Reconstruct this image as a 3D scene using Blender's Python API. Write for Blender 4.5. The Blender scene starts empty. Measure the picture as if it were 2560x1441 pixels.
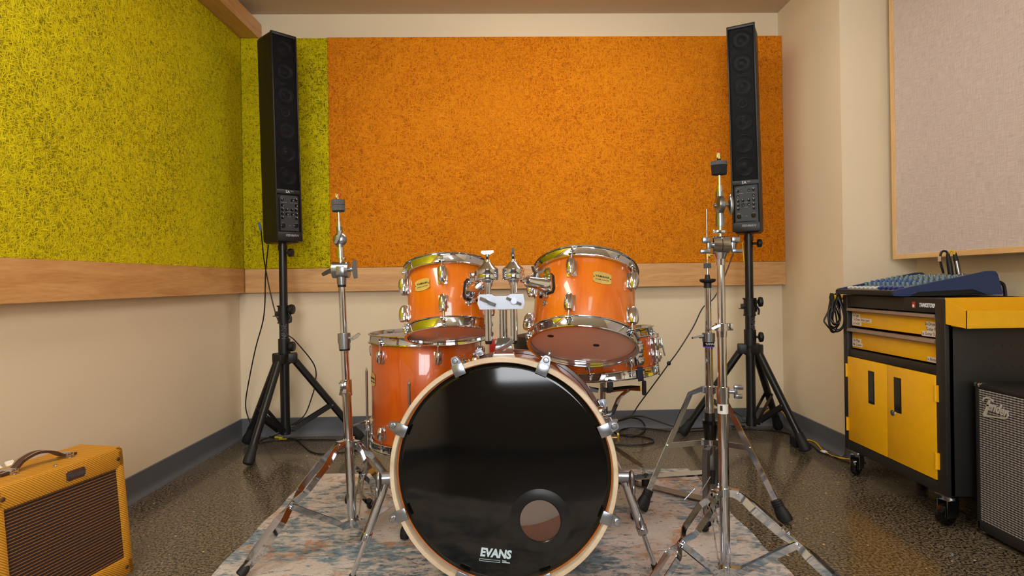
import bpy, bmesh, math, random
from mathutils import Matrix, Vector
random.seed(7)
SC = bpy.context.scene
COL = SC.collection
pi = math.pi
V = Vector
def R_(d): return math.radians(d)

# ------------------------------------------------------------------ camera
F, ROLL, CAMZ = 1500.0, 0.0155, 0.85
VX, VY = 1268.0, 703.0
def P(px, py, Y):
    """world point at depth Y seen at a photograph pixel"""
    u = (px - VX) / F; v = (VY - py) / F
    return V(((u + ROLL * v) * Y, Y, CAMZ + (v - ROLL * u) * Y))
def G(px, py, z=0.0):
    u = (px - VX) / F; v = (VY - py) / F
    Y = (z - CAMZ) / (v - ROLL * u)
    return V(((u + ROLL * v) * Y, Y, z))
cd = bpy.data.cameras.new('camera'); cam = bpy.data.objects.new('camera', cd); COL.objects.link(cam)
cd.sensor_width = 36; cd.lens = F / 2560 * 36
cd.shift_x = (1280 - VX) / 2560; cd.shift_y = -(720.5 - VY) / 2560
cd.clip_start = 0.02
c, s = math.cos(ROLL), math.sin(ROLL)
cam.matrix_world = Matrix(((c, s, 0, 0), (0, 0, -1, 0), (-s, c, 0, CAMZ), (0, 0, 0, 1)))
SC.camera = cam

# ------------------------------------------------------------------ materials
def lin(c):
    o = []
    for x in c:
        x /= 255.0
        o.append(x / 12.92 if x <= 0.04045 else ((x + 0.055) / 1.055) ** 2.4)
    return tuple(o)
class NT:
    def __init__(s, name):
        s.m = bpy.data.materials.new(name); s.m.use_nodes = True
        s.t = s.m.node_tree; s.b = s.t.nodes['Principled BSDF']; s.out = s.t.nodes['Material Output']
        s._tc = None
    def n(s, typ, **kw):
        nd = s.t.nodes.new(typ)
        for k, v in kw.items():
            if k.startswith('i_'):
                nd.inputs[k[2:].replace('_', ' ')].default_value = v
            else: setattr(nd, k, v)
        return nd
    def l(s, a, b): s.t.links.new(a, b)
    def co(s):
        if not s._tc: s._tc = s.n('ShaderNodeTexCoord')
        return s._tc.outputs['Object']
    def map(s, scale=(1, 1, 1), rot=(0, 0, 0), src=None):
        m = s.n('ShaderNodeMapping'); m.inputs['Scale'].default_value = scale; m.inputs['Rotation'].default_value = rot
        s.l(src or s.co(), m.inputs['Vector']); return m.outputs['Vector']
    def noise(s, scale, detail=3, rough=.5, vec=None, dist=0):
        n = s.n('ShaderNodeTexNoise'); n.inputs['Scale'].default_value = scale; n.inputs['Detail'].default_value = detail
        n.inputs['Roughness'].default_value = rough; n.inputs['Distortion'].default_value = dist
        s.l(vec or s.co(), n.inputs['Vector']); return n.outputs['Fac']
    def wave(s, scale, dist=0, detail=2, ds=1, vec=None, dirn='X', rough=.5):
        n = s.n('ShaderNodeTexWave'); n.bands_direction = dirn
        n.inputs['Scale'].default_value = scale; n.inputs['Distortion'].default_value = dist
        n.inputs['Detail'].default_value = detail; n.inputs['Detail Scale'].default_value = ds
        s.l(vec or s.co(), n.inputs['Vector']); return n.outputs['Fac']
    def ramp(s, fac, stops, interp='LINEAR'):
        n = s.n('ShaderNodeValToRGB'); e = n.color_ramp.elements; n.color_ramp.interpolation = interp
        while len(e) < len(stops): e.new(.5)
        for el, (p, c) in zip(e, stops):
            el.position = p; el.color = (c[0], c[1], c[2], 1) if not isinstance(c, (int, float)) else (c, c, c, 1)
        s.l(fac, n.inputs['Fac']); return n.outputs['Color']
    def math(s, op, a, b=None):
        n = s.n('ShaderNodeMath'); n.operation = op
        for i, x in enumerate((a, b)):
            if x is None: continue
            if isinstance(x, (int, float)): n.inputs[i].default_value = x
            else: s.l(x, n.inputs[i])
        return n.outputs[0]
    def mix(s, fac, a, b, mode='MIX'):
        n = s.n('ShaderNodeMix'); n.data_type = 'RGBA'; n.blend_type = mode
        for key, x in ((0, fac), (6, a), (7, b)):
            if isinstance(x, (int, float)): n.inputs[key].default_value = x
            elif isinstance(x, tuple): n.inputs[key].default_value = (x[0], x[1], x[2], 1)
            else: s.l(x, n.inputs[key])
        return n.outputs[2]
    def bump(s, h, strength=.5, dist=.002):
        n = s.n('ShaderNodeBump'); n.inputs['Strength'].default_value = strength; n.inputs['Distance'].default_value = dist
        s.l(h, n.inputs['Height']); s.l(n.outputs['Normal'], s.b.inputs['Normal'])
    def set(s, **kw):
        for k, v in kw.items():
            k = k.replace('_', ' ')
            if isinstance(v, tuple): v = (v[0], v[1], v[2], 1)
            s.b.inputs[k].default_value = v
        return s
    def col(s, sock): s.l(sock, s.b.inputs['Base Color'])

def mat(name, rgb, rough=.5, metal=0, coat=0, spec=.5, vary=.06, vscale=30):
    t = NT(name); a = lin(rgb)
    t.set(Roughness=rough, Metallic=metal)
    t.b.inputs['Coat Weight'].default_value = coat; t.b.inputs['Coat Roughness'].default_value = .06
    t.b.inputs['Specular IOR Level'].default_value = spec
    f = t.noise(vscale, 3)
    t.col(t.ramp(f, [(.3, tuple(x * (1 - vary) for x in a)), (.7, tuple(min(1, x * (1 + vary)) for x in a))]))
    return t.m
M = {}
M['chrome'] = mat('chrome', (206, 211, 220), .07, 1, vary=.02)
M['satin'] = mat('satin_metal', (152, 156, 164), .28, 1, vary=.03)
M['cast'] = mat('cast_metal', (150, 152, 158), .38, 1)
M['steel'] = mat('zinc_steel', (172, 175, 180), .25, 1)
M['brass'] = mat('brass', (205, 170, 95), .25, 1)
M['gold_plate'] = mat('gold_plate', (228, 200, 116), .34, .45)
M['script_silver'] = mat('script_silver', (206, 200, 190), .35, .4)
M['black_paint'] = mat('black_paint', (17, 17, 19), .34)
M['black_plastic'] = mat('black_plastic', (17, 17, 19), .45)
M['rubber'] = mat('rubber', (19, 19, 20), .62)
M['black_tolex'] = mat('black_tolex', (24, 23, 24), .55)
M['black_gloss'] = mat('black_gloss', (8, 8, 9), .12)
M['cable_black'] = mat('cable_black', (18, 18, 19), .42)
M['cable_yellow'] = mat('cable_yellow', (214, 168, 20), .45)
M['white'] = mat('white_print', (222, 226, 230), .5)
M['logo_blue'] = mat('logo_print', (190, 212, 224), .45)
M['grey_print'] = mat('grey_print', (150, 152, 156), .5)
M['dim_print'] = mat('dim_print', (70, 72, 78), .5)
M['felt'] = mat('grey_felt', (88, 88, 92), .95, vary=.2, vscale=300)
M['felt_black'] = mat('black_felt', (28, 28, 31), .95, vary=.2, vscale=300)
M['red'] = mat('red_plastic', (190, 32, 28), .4)
M['blue_plug'] = mat('blue_plastic', (24, 96, 190), .4)
M['yellow_paint'] = mat('yellow_paint', (240, 178, 4), .38, vary=.03)
M['cart_black'] = mat('cart_black', (30, 28, 27), .45, vary=.05)
M['handle_grey'] = mat('aluminium_grey', (160, 150, 142), .4, .6)
M['paper'] = mat('label_paper', (226, 214, 205), .7)
M['ink'] = mat('label_ink', (30, 28, 28), .6)
M['panel_grey'] = mat('control_panel', (44, 47, 54), .5)
M['mixer_blue'] = mat('mixer_blue', (44, 62, 104), .42, vary=.05)
M['mixer_grey'] = mat('mixer_face', (130, 124, 118), .5)
M['knob_teal'] = mat('knob_teal', (104, 132, 146), .5)
M['knob_blue'] = mat('knob_blue', (62, 96, 165), .5)
M['fader_white'] = mat('fader_white', (214, 212, 208), .45)
M['fader_blue'] = mat('fader_blue', (30, 52, 128), .45)
M['fader_tan'] = mat('fader_tan', (178, 140, 118), .5)
M['leather'] = mat('brown_leather', (72, 44, 32), .5, vary=.15, vscale=80)
M['cream'] = mat('cream_plastic', (232, 224, 200), .4)
M['tape_white'] = mat('white_tape', (224, 222, 216), .6)
M['tape_yellow'] = mat('yellow_tape', (226, 206, 40), .6)
M['purple'] = mat('purple_ring', (96, 70, 190), .4)
M['vinyl'] = mat('black_vinyl', (30, 29, 28), .5)
M['ash'] = mat('dark_hoop', (96, 58, 44), .25, coat=.6)
M['beige_strap'] = mat('beige_tape', (196, 170, 140), .7)
M['blue_rubber'] = mat('navy_rubber', (24, 34, 64), .5)

# painted wall
t = NT('wall_paint'); t.set(Roughness=.62)
f = t.noise(3, 3); g = t.noise(260, 2)
wa = lin((235, 217, 186))
t.col(t.ramp(f, [(.2, tuple(x * .965 for x in wa)), (.8, wa)]))
# small scuffs
sc = t.noise(7, 6, .7, t.map((1, 1, .5)))
t.bump(g, .12, .001); 
scm = t.mix(t.ramp(t.noise(11, 8, .75, t.map((1, 1, .45), (.2, .1, .3))), [(.70, 0.0), (.735, .35)]), t.b.inputs['Base Color'].links[0].from_socket, lin((176, 148, 118)))
t.col(scm); M['wall'] = t.m
M['rear_wall'] = mat('rear_wall_paint', (146, 134, 122), .7)
t = NT('ceiling_paint'); t.set(Roughness=.8); f = t.noise(4, 3)
wa = lin((212, 190, 160)); t.col(t.ramp(f, [(.2, tuple(x * .97 for x in wa)), (.8, wa)])); M['ceiling'] = t.m
# wood wool boards
def woodwool(name, dark, mid, light, axis):
    """tangled strands: stretched noise at several headings in the plane of the board, the topmost strand wins"""
    t = NT(name); t.set(Roughness=.85); t.b.inputs['Specular IOR Level'].default_value = .2
    wn = t.n('ShaderNodeTexNoise'); wn.inputs['Scale'].default_value = 9; wn.inputs['Detail'].default_value = 1; t.l(t.co(), wn.inputs['Vector'])
    wv = t.n('ShaderNodeVectorMath'); wv.operation = 'MULTIPLY_ADD'; t.l(wn.outputs['Color'], wv.inputs[0]); wv.inputs[1].default_value = (.03, .03, .03); t.l(t.co(), wv.inputs[2])
    h = None
    for k in range(5):
        rot = [0, 0, 0]; rot[axis] = R_(36 * k + 7 * (k % 3))
        a = t.map((1, 1, 1), tuple(rot), wv.outputs[0])
        sc_ = [30, 30, 30]; sc_[2] = 250 + 20 * k
        n_ = t.noise(1.0, 1, .5, t.map(tuple(sc_), (0, 0, 0), a))
        h = n_ if h is None else t.math('MAXIMUM', h, n_)
    patch = t.noise(2.4, 4, .62)
    h3 = t.math('ADD', h, t.math('MULTIPLY', t.math('SUBTRACT', patch, .5), .16))
    d, m_, l_ = lin(dark), lin(mid), lin(light)
    t.col(t.ramp(h3, [(.515, d), (.585, m_), (.74, l_)]))
    t.bump(h, 1.0, .008); return t.m
M['yellow_board_x'] = woodwool('yellow_woodwool_side', (124, 112, 2), (210, 192, 3), (230, 214, 14), 0)
M['yellow_board'] = woodwool('yellow_woodwool', (104, 94, 2), (206, 188, 3), (226, 210, 12), 1)
M['orange_board'] = woodwool('orange_woodwool', (176, 90, 5), (226, 130, 10), (238, 150, 26), 1)
def wood(name, a, b, axis=0, scale=1.0, rough=.42, coat=.15, stretch=9):
    t = NT(name); t.set(Roughness=rough); t.b.inputs['Coat Weight'].default_value = coat
    sc_ = [stretch, stretch, stretch]; sc_[axis] = .9
    v = t.map(tuple(sc_))
    n = t.noise(2.4 * scale, 6, .62, v, 1.2)
    g = t.noise(18 * scale, 4, .6, v)
    f = t.math('ADD', t.math('MULTIPLY', n, .7), t.math('MULTIPLY', g, .3))
    t.col(t.ramp(f, [(.32, lin(a)), (.62, lin(b))]))
    return t.m
M['rail_x'] = wood('rail_wood_x', (194, 138, 82), (222, 174, 116), 0)
M['rail_y'] = wood('rail_wood_y', (186, 128, 70), (218, 166, 106), 1)
M['frame_wood_y'] = wood('frame_wood_y', (212, 164, 104), (232, 192, 136), 1)
M['frame_wood_z'] = wood('frame_wood_z', (212, 164, 104), (232, 192, 136), 2)
M['hoop_wood'] = wood('hoop_wood', (192, 166, 138), (222, 204, 178), 0, 1.5, .4, .3, 2)
def lacquer(name, a, b):
    t = NT(name); t.set(Roughness=.3); t.b.inputs['Coat Weight'].default_value = .9; t.b.inputs['Coat Roughness'].default_value = .04
    v = t.map((5, 5, .8)); n = t.noise(3, 5, .6, v, 1.0); g = t.noise(60, 3, .5, t.map((2, 2, .3)))
    t.col(t.ramp(t.math('ADD', t.math('MULTIPLY', n, .75), t.math('MULTIPLY', g, .25)), [(.3, lin(a)), (.66, lin(b))]))
    return t.m
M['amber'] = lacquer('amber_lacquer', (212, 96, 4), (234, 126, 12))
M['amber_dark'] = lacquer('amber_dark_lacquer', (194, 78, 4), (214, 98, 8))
M['inner_ply'] = mat('inner_ply', (206, 150, 92), .5, vary=.1)
# heads
t = NT('coated_head'); t.set(Base_Color=lin((226, 224, 218)), Roughness=.5)
tr = t.n('ShaderNodeBsdfTranslucent'); tr.inputs['Color'].default_value = (.85, .82, .75, 1)
mx = t.n('ShaderNodeMixShader'); mx.inputs[0].default_value = .55
t.l(t.b.outputs[0], mx.inputs[1]); t.l(tr.outputs[0], mx.inputs[2]); t.l(mx.outputs[0], t.out.inputs['Surface'])
M['coated_head'] = t.m
t = NT('clear_film'); t.set(Base_Color=lin((232, 190, 166)), Roughness=.08)
tp = t.n('ShaderNodeBsdfTransparent'); tp.inputs['Color'].default_value = (.86, .8, .76, 1)
mx = t.n('ShaderNodeMixShader'); lw = t.n('ShaderNodeLayerWeight'); lw.inputs['Blend'].default_value = .25
t.l(t.math('ADD', t.math('MULTIPLY', lw.outputs['Fresnel'], .3), .74), mx.inputs[0])
t.l(tp.outputs[0], mx.inputs[1]); t.l(t.b.outputs[0], mx.inputs[2]); t.l(mx.outputs[0], t.out.inputs['Surface'])
M['clear_film'] = t.m
M['black_head'] = mat('black_head', (9, 9, 10), .07, spec=.5, vary=.03, vscale=4)
M['port_ring'] = mat('port_ring', (20, 20, 22), .22)
# floor
t = NT('polished_concrete'); t.b.inputs['Coat Weight'].default_value = .34; t.b.inputs['Coat Roughness'].default_value = .07; t.b.inputs['Specular IOR Level'].default_value = .35
f1 = t.noise(120, 3, .6); f2 = t.noise(150, 2, .5, t.map((1, 1, 1), (0, 0, 1.1))); f3 = t.noise(3, 3)
base = t.ramp(f3, [(.25, lin((100, 88, 70))), (.75, lin((118, 105, 85)))])
cdk = t.mix(t.ramp(f1, [(.485, 0.0), (.54, 1.0)]), base, lin((32, 27, 22)))
clt = t.mix(t.ramp(f2, [(.62, 0.0), (.68, 1.0)]), cdk, lin((150, 132, 104)))
wsp = t.mix(t.ramp(t.noise(60, 1, .5, t.map((1, 1, 1), (0, 0, 2.3))), [(.75, 0.0), (.77, 1.0)]), clt, lin((206, 192, 160)))
t.col(wsp); t.l(t.ramp(f3, [(.2, .2), (.8, .3)]), t.b.inputs['Roughness']); M['floor'] = t.m
M['base'] = mat('base_rubber', (92, 95, 101), .5, vary=.04)
# rug
t = NT('rug_pile'); t.set(Roughness=.95); t.b.inputs['Specular IOR Level'].default_value = .1
v = t.map((1, 1, 1)); big = t.noise(3.2, 5, .62, v, .6); fine = t.noise(42, 4, .65, t.map((1, 1.6, 1))); br = t.noise(18, 5, .7, t.map((1, 2.4, 1), (0, 0, .1)), .5)
cr = t.ramp(t.noise(5, 4, .6), [(.35, lin((198, 182, 170))), (.65, lin((216, 209, 202)))])
sel = t.math('ADD', t.math('MULTIPLY', big, .62), t.math('MULTIPLY', br, .45))
blue = t.ramp(fine, [(.3, lin((54, 76, 94))), (.6, lin((122, 148, 160)))])
c1 = t.mix(t.ramp(sel, [(.525, 0.0), (.60, .95)]), cr, blue)
osel = t.math('ADD', t.math('MULTIPLY', t.noise(4.1, 4, .6, t.map((1, 1.8, 1), (0, 0, 2.2))), .65), t.math('MULTIPLY', t.noise(20, 4, .7, t.map((1.7, 1, 1))), .4))
c2 = t.mix(t.ramp(osel, [(.57, 0.0), (.635, .8)]), c1, lin((186, 138, 98)))
dk = t.noise(30, 5, .75, t.map((1, 2, 1), (0, 0, .9)))
dk2 = t.noise(2.7, 2, .5, t.map((1, 1, 1), (0, 0, 1.7)))
c3 = t.mix(t.ramp(t.math('ADD', t.math('MULTIPLY', dk, .8), t.math('MULTIPLY', dk2, .3)), [(.62, 0.0), (.68, .85)]), c2, lin((66, 62, 68)))
c3 = t.mix(t.ramp(t.noise(120, 3, .7, t.map((1, 1.5, 1))), [(.40, .22), (.58, 0.0)]), c3, lin((130, 124, 122)))
t.col(c3); t.bump(t.noise(700, 2), .5, .002); M['rug'] = t.m
# tweed
t = NT('tweed_cloth'); t.set(Roughness=.6)
w = t.wave(62, .6, 1, 1, t.map((1, 1, 1), (R_(40), 0, 0)), 'Z')
w2 = t.wave(55, .6, 1, 1, t.map((1, 1, 1), (0, R_(35), R_(45))), 'X')
t.col(t.ramp(w, [(.15, lin((160, 102, 12))), (.7, lin((214, 152, 32)))])); t.bump(w, .4, .001); M['tweed'] = t.m
t = NT('oxblood_grille'); t.set(Roughness=.8)
w = t.wave(39, .15, 1, 1, t.map((1, 1, 1)), 'Z'); sp = t.noise(400, 1)
cc = t.ramp(w, [(.0, lin((38, 20, 15))), (.74, lin((52, 27, 20))), (.93, lin((150, 104, 44)))])
t.col(t.mix(t.ramp(sp, [(.45, 0.0), (.6, .45)]), cc, lin((40, 20, 14)))); t.bump(w, .4, .001); M['oxblood'] = t.m
t = NT('silver_grille'); t.set(Roughness=.6)
w = t.wave(42, .3, 1, 1, None, 'Z'); w2 = t.wave(24, .6, 1, 1, None, 'Y'); sp = t.noise(300, 1)
k = t.math('ADD', t.math('MULTIPLY', w, .62), t.math('MULTIPLY', w2, .2))
t.col(t.ramp(t.math('ADD', k, t.math('MULTIPLY', sp, .25)), [(.28, lin((30, 27, 27))), (.6, lin((104, 97, 95))), (1.0, lin((188, 182, 178)))])); t.bump(w, .4, .001); M['silver'] = t.m
# linen
t = NT('linen_fabric'); t.set(Roughness=.9); t.b.inputs['Specular IOR Level'].default_value = .15
a = t.noise(60, 4, .7, t.map((1, .35, 6))); b = t.noise(60, 4, .7, t.map((1, 6, .3)))
k = t.math('ADD', t.math('MULTIPLY', a, .5), t.math('MULTIPLY', b, .5))
t.col(t.ramp(k, [(.32, lin((178, 162, 156))), (.66, lin((226, 212, 206)))])); t.bump(k, .25, .001); M['linen'] = t.m
# perforated speaker grille: open sheet with drivers behind it
t = NT('perforated_grille'); t.set(Base_Color=lin((14, 14, 18)), Roughness=.6); t.b.inputs['Specular IOR Level'].default_value = .12
vo = t.n('ShaderNodeTexVoronoi'); vo.inputs['Scale'].default_value = 230; vo.inputs['Randomness'].default_value = 0
t.l(t.map((1, 1, .9)), vo.inputs['Vector'])
tp = t.n('ShaderNodeBsdfTransparent'); mx = t.n('ShaderNodeMixShader')
t.l(t.ramp(vo.outputs['Distance'], [(.30, .25), (.42, .5)]), mx.inputs[0])
t.l(tp.outputs[0], mx.inputs[1]); t.l(t.b.outputs[0], mx.inputs[2]); t.l(mx.outputs[0], t.out.inputs['Surface']); M['grille'] = t.m
M['cone'] = mat('driver_cone', (58, 58, 62), .3)
def emit(name, rgb, strength):
    t = NT(name); t.set(Base_Color=(.8, .8, .8)); t.b.inputs['Emission Color'].default_value = (*rgb, 1)
    t.b.inputs['Emission Strength'].default_value = strength
    return t.m

# ------------------------------------------------------------------ mesh builder
WM = {}
def frame(o, z, x=None):
    """matrix with origin o, z axis along z, x axis near x"""
    z = V(z).normalized(); x = V(x) if x is not None else (V((1, 0, 0)) if abs(z.x) < .9 else V((0, 1, 0)))
    y = z.cross(x).normalized(); x = y.cross(z)
    return Matrix(((x.x, y.x, z.x, o[0]), (x.y, y.y, z.y, o[1]), (x.z, y.z, z.z, o[2]), (0, 0, 0, 1)))
def T(x, y, z): return Matrix.Translation((x, y, z))
def RZ(a): return Matrix.Rotation(a, 4, 'Z')
def spline(pts, n=8, closed=False):
    pts = [V(p) for p in pts]; out = []
    m = len(pts)
    if m < 3: return pts
    rng = m if closed else m - 1
    for i in range(rng):
        if closed: p0, p1, p2, p3 = pts[(i - 1) % m], pts[i], pts[(i + 1) % m], pts[(i + 2) % m]
        else:
            p1, p2 = pts[i], pts[i + 1]
            p0 = pts[i - 1] if i else p1 * 2 - p2
            p3 = pts[i + 2] if i + 2 < m else p2 * 2 - p1
        for k in range(n):
            q = k / n
            out.append(.5 * ((2 * p1) + (p2 - p0) * q + (2 * p0 - 5 * p1 + 4 * p2 - p3) * q * q + (3 * p1 - p0 - 3 * p2 + p3) * q ** 3))
    if not closed: out.append(pts[-1])
    return out
class MB:
    def __init__(s): s.bm = bmesh.new()
    def _ring(s, pts): return [s.bm.verts.new(p) for p in pts]
    def _bridge(s, a, b):
        n = len(a)
        for i in range(n):
            try: s.bm.faces.new((a[i], a[(i + 1) % n], b[(i + 1) % n], b[i]))
            except ValueError: pass
    def box(s, c, size, M=None, bevel=0, seg=2):
        r = bmesh.ops.create_cube(s.bm, size=1); vs = r['verts']
        mm = T(*c) @ Matrix.Diagonal((*size, 1))
        if M is not None: mm = M @ mm
        bmesh.ops.transform(s.bm, matrix=mm, verts=vs)
        if bevel:
            es = list({e for v in vs for e in v.link_edges})
            bmesh.ops.bevel(s.bm, geom=es, offset=bevel, segments=seg, profile=.5, affect='EDGES')
        return s
    def b2(s, lo, hi, bevel=0, M=None):
        return s.box([(a + b) / 2 for a, b in zip(lo, hi)], [abs(b - a) for a, b in zip(lo, hi)], M, bevel)
    def cyl(s, p0, p1, r0, r1=None, seg=20, cap=True):
        p0, p1 = V(p0), V(p1); r1 = r0 if r1 is None else r1
        m = frame(p0, p1 - p0); L = (p1 - p0).length
        a = s._ring([m @ V((r0 * math.cos(2 * pi * i / seg), r0 * math.sin(2 * pi * i / seg), 0)) for i in range(seg)])
        b = s._ring([m @ V((r1 * math.cos(2 * pi * i / seg), r1 * math.sin(2 * pi * i / seg), L)) for i in range(seg)])
        s._bridge(a, b)
        if cap: s.bm.faces.new(a[::-1]); s.bm.faces.new(b)
        return s
    def lathe(s, prof, M=None, seg=32, closed=False, cap=True):
        M = M or Matrix(); rings = []
        for r, z in prof:
            rings.append(s._ring([M @ V((r * math.cos(2 * pi * i / seg), r * math.sin(2 * pi * i / seg), z)) for i in range(seg)]))
        for a, b in zip(rings, rings[1:]): s._bridge(a, b)
        if closed: s._bridge(rings[-1], rings[0])
        elif cap:
            s.bm.faces.new(rings[0][::-1]); s.bm.faces.new(rings[-1])
        return s
    def tube(s, pts, r, seg=8, n=6, smooth=True, closed=False):
        pts = spline(pts, n, closed) if smooth else [V(p) for p in pts]
        rings = []; up = None; m = len(pts)
        for i, p in enumerate(pts):
            if closed: t = pts[(i + 1) % m] - pts[i - 1]
            else: t = pts[min(i + 1, m - 1)] - pts[max(i - 1, 0)]
            t.normalize()
            if up is None: up = t.orthogonal().normalized()
            up = (up - t * up.dot(t)).normalized(); sd = t.cross(up)
            rr = r(i / (m - 1)) if callable(r) else r
            rings.append(s._ring([p + (up * math.cos(2 * pi * k / seg) + sd * math.sin(2 * pi * k / seg)) * rr for k in range(seg)]))
        for a, b in zip(rings, rings[1:]): s._bridge(a, b)
        if closed: s._bridge(rings[-1], rings[0])
        else: s.bm.faces.new(rings[0][::-1]); s.bm.faces.new(rings[-1])
        return s
    def ribbon(s, pts, side, w, th):
        """flat bar along pts; th is its thickness along side, w its width across"""
        pts = [V(p) for p in pts]; side = V(side).normalized(); m = len(pts); rings = []
        for i, p in enumerate(pts):
            t = (pts[min(i + 1, m - 1)] - pts[max(i - 1, 0)]).normalized()
            sd = (side - t * side.dot(t)).normalized(); n = sd.cross(t)
            ww = w(i / (m - 1)) if callable(w) else w
            rings.append(s._ring([p + n * ww / 2 + sd * th / 2, p - n * ww / 2 + sd * th / 2, p - n * ww / 2 - sd * th / 2, p + n * ww / 2 - sd * th / 2]))
        for a, b in zip(rings, rings[1:]): s._bridge(a, b)
        s.bm.faces.new(rings[0][::-1]); s.bm.faces.new(rings[-1]); return s
    def prism(s, poly, M=None, h=.01):
        M = M or Matrix()
        a = s._ring([M @ V((x, y, 0)) for x, y in poly]); b = s._ring([M @ V((x, y, h)) for x, y in poly])
        s._bridge(a, b); s.bm.faces.new(a[::-1]); s.bm.faces.new(b); return s
    def ball(s, c, r, sc=(1, 1, 1), M=None, u=20, v=12):
        r_ = bmesh.ops.create_uvsphere(s.bm, u_segments=u, v_segments=v, radius=r)
        mm = T(*c) @ Matrix.Diagonal((*sc, 1))
        if M is not None: mm = M @ mm
        bmesh.ops.transform(s.bm, matrix=mm, verts=r_['verts']); return s
    def mesh(s, name, m, smooth=True, inv=None):
        if inv is not None: bmesh.ops.transform(s.bm, matrix=inv, verts=s.bm.verts)
        bmesh.ops.recalc_face_normals(s.bm, faces=s.bm.faces)
        me = bpy.data.meshes.new(name); s.bm.to_mesh(me); s.bm.free()
        me.materials.append(M[m] if isinstance(m, str) else m)
        if smooth:
            me.shade_smooth(); me.set_sharp_from_angle(angle=R_(38))
        return me
    def build(s, name, m, parent=None, world=True, mtx=None, label=None, smooth=True):
        inv = None
        if parent is not None and world: inv = WM[parent.name].inverted()
        o = bpy.data.objects.new(name, s.mesh(name, m, smooth, inv)); COL.objects.link(o)
        if parent is not None: o.parent = parent
        if mtx is not None: o.matrix_basis = mtx
        WM[o.name] = (WM[parent.name] if parent is not None else Matrix()) @ (mtx if mtx is not None else Matrix())
        if label: o['label'] = label
        return o
def tag(o, label, cat, group=None, kind=None):
    o['label'] = label; o['category'] = cat
    if group: o['group'] = group
    if kind: o['kind'] = kind
    return o
def struct(o): o['kind'] = 'structure'; return o
def thing(name, label, cat, mtx, group=None):
    o = bpy.data.objects.new(name, None); COL.objects.link(o); o.empty_display_size = .05
    if not isinstance(mtx, Matrix): mtx = T(*mtx)
    o.matrix_basis = mtx; WM[o.name] = mtx.copy()
    return tag(o, label, cat, group)
def dup(o, parent, mtx):
    c = o.copy(); COL.objects.link(c); c.parent = parent; c.matrix_basis = mtx
    WM[c.name] = WM[parent.name] @ mtx
    for ch in list(o.children):
        d = ch.copy(); COL.objects.link(d); d.parent = c; WM[d.name] = WM[c.name] @ d.matrix_basis
    return c
def text(name, body, size, m, parent, mtx, ext=.0006, bold=0, shear=0, sx=1.0, world=True, label=None):
    """raised lettering centred at mtx (x along the line, y up, z out of the face)"""
    cu = bpy.data.curves.new(name, 'FONT'); cu.body = body; cu.size = size; cu.extrude = ext; cu.offset = bold; cu.shear = shear
    cu.align_x = 'CENTER'; cu.align_y = 'CENTER'; cu.resolution_u = 3
    tmp = bpy.data.objects.new('tmp', cu); COL.objects.link(tmp)
    bpy.context.view_layer.update()
    me = bpy.data.meshes.new_from_object(tmp.evaluated_get(bpy.context.evaluated_depsgraph_get()))
    bpy.data.objects.remove(tmp); bpy.data.curves.remove(cu)
    me.materials.clear(); me.materials.append(M[m])
    if sx != 1.0: me.transform(Matrix.Diagonal((sx, 1, 1, 1)))
    mm = WM[parent.name].inverted() @ mtx if world else mtx
    me.name = name; o = bpy.data.objects.new(name, me); COL.objects.link(o); o.parent = parent; o.matrix_basis = mm
    WM[o.name] = WM[parent.name] @ mm
    if label: o['label'] = label
    return o
# ------------------------------------------------------------------ room
XL, XR, XC, YC, YB, H = -1.498, 1.92, 1.575, 2.81, -1.95, 2.365
BW = frame((0, 3.398, 0), (0, 0, 1), (1, .028, 0))          # back wall: x along it, -y towards the room
def yb(x): return 3.398 + .028 * x
struct(MB().b2((-1.8, YB - .2, -.1), (2.3, 3.9, 0)).build('floor', 'floor', smooth=False))
struct(MB().b2((-1.8, YB - .2, H), (2.3, 3.9, H + .1)).build('ceiling', 'ceiling', smooth=False))
struct(MB().b2((XL - .12, YB - .2, 0), (XL, 3.6, H)).build('wall_left', 'wall', smooth=False))
struct(MB().b2((-1.7, 0, 0), (2.2, .12, H), M=BW).build('wall_back', 'wall', smooth=False))
struct(MB().prism([(XC, 3.6), (XC, YC), (XR, YC), (XR, YB - .2), (XR + .2, YB - .2), (XR + .2, 3.6)], None, H).build('wall_right', 'wall', smooth=False))
struct(MB().b2((-1.7, YB - .12, 0), (2.1, YB, H)).build('wall_front', 'rear_wall', smooth=False))
# cove base: profile swept along each wall
def cove(name, p0, p1, n):
    p0, p1, n = V(p0), V(p1), V(n); b = MB(); rs = []
    for p in (p0, p1):
        rs.append(b._ring([p + n * d + V((0, 0, z)) for d, z in ((-.01, 0), (.020, 0), (.019, .003), (.011, .010), (.006, .022), (.0045, .04), (.0045, .100), (.002, .103), (-.01, .103))]))
    b._bridge(*rs); b.bm.faces.new(rs[0][::-1]); b.bm.faces.new(rs[1])
    return struct(b.build(name, 'base'))
cove('baseboard_left', (XL, YB, 0), (XL, yb(XL), 0), (1, 0, 0))
cove('baseboard_back', (XL, yb(XL), 0), (XC, yb(XC), 0), (.028, -1, 0))
cove('baseboard_right', (XC, yb(XC), 0), (XC, YC, 0), (-1, 0, 0))
cove('baseboard_corner', (XC, YC, 0), (XR, YC, 0), (0, -1, 0))
cove('baseboard_side', (XR, YC, 0), (XR, YB, 0), (-1, 0, 0))
cove('baseboard_front', (XL, YB, 0), (XR, YB, 0), (0, 1, 0))
RT = .05
struct(MB().b2((XL, YB, .806), (XL + RT, yb(-1.45) - .002, .940), .0015).build('trim_1', 'rail_y', smooth=False))
struct(MB().b2((XL + RT + .001, -RT, .806), (XC - .001, 0, .937), .0015, M=BW).build('trim_2', 'rail_x', smooth=False))
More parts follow.
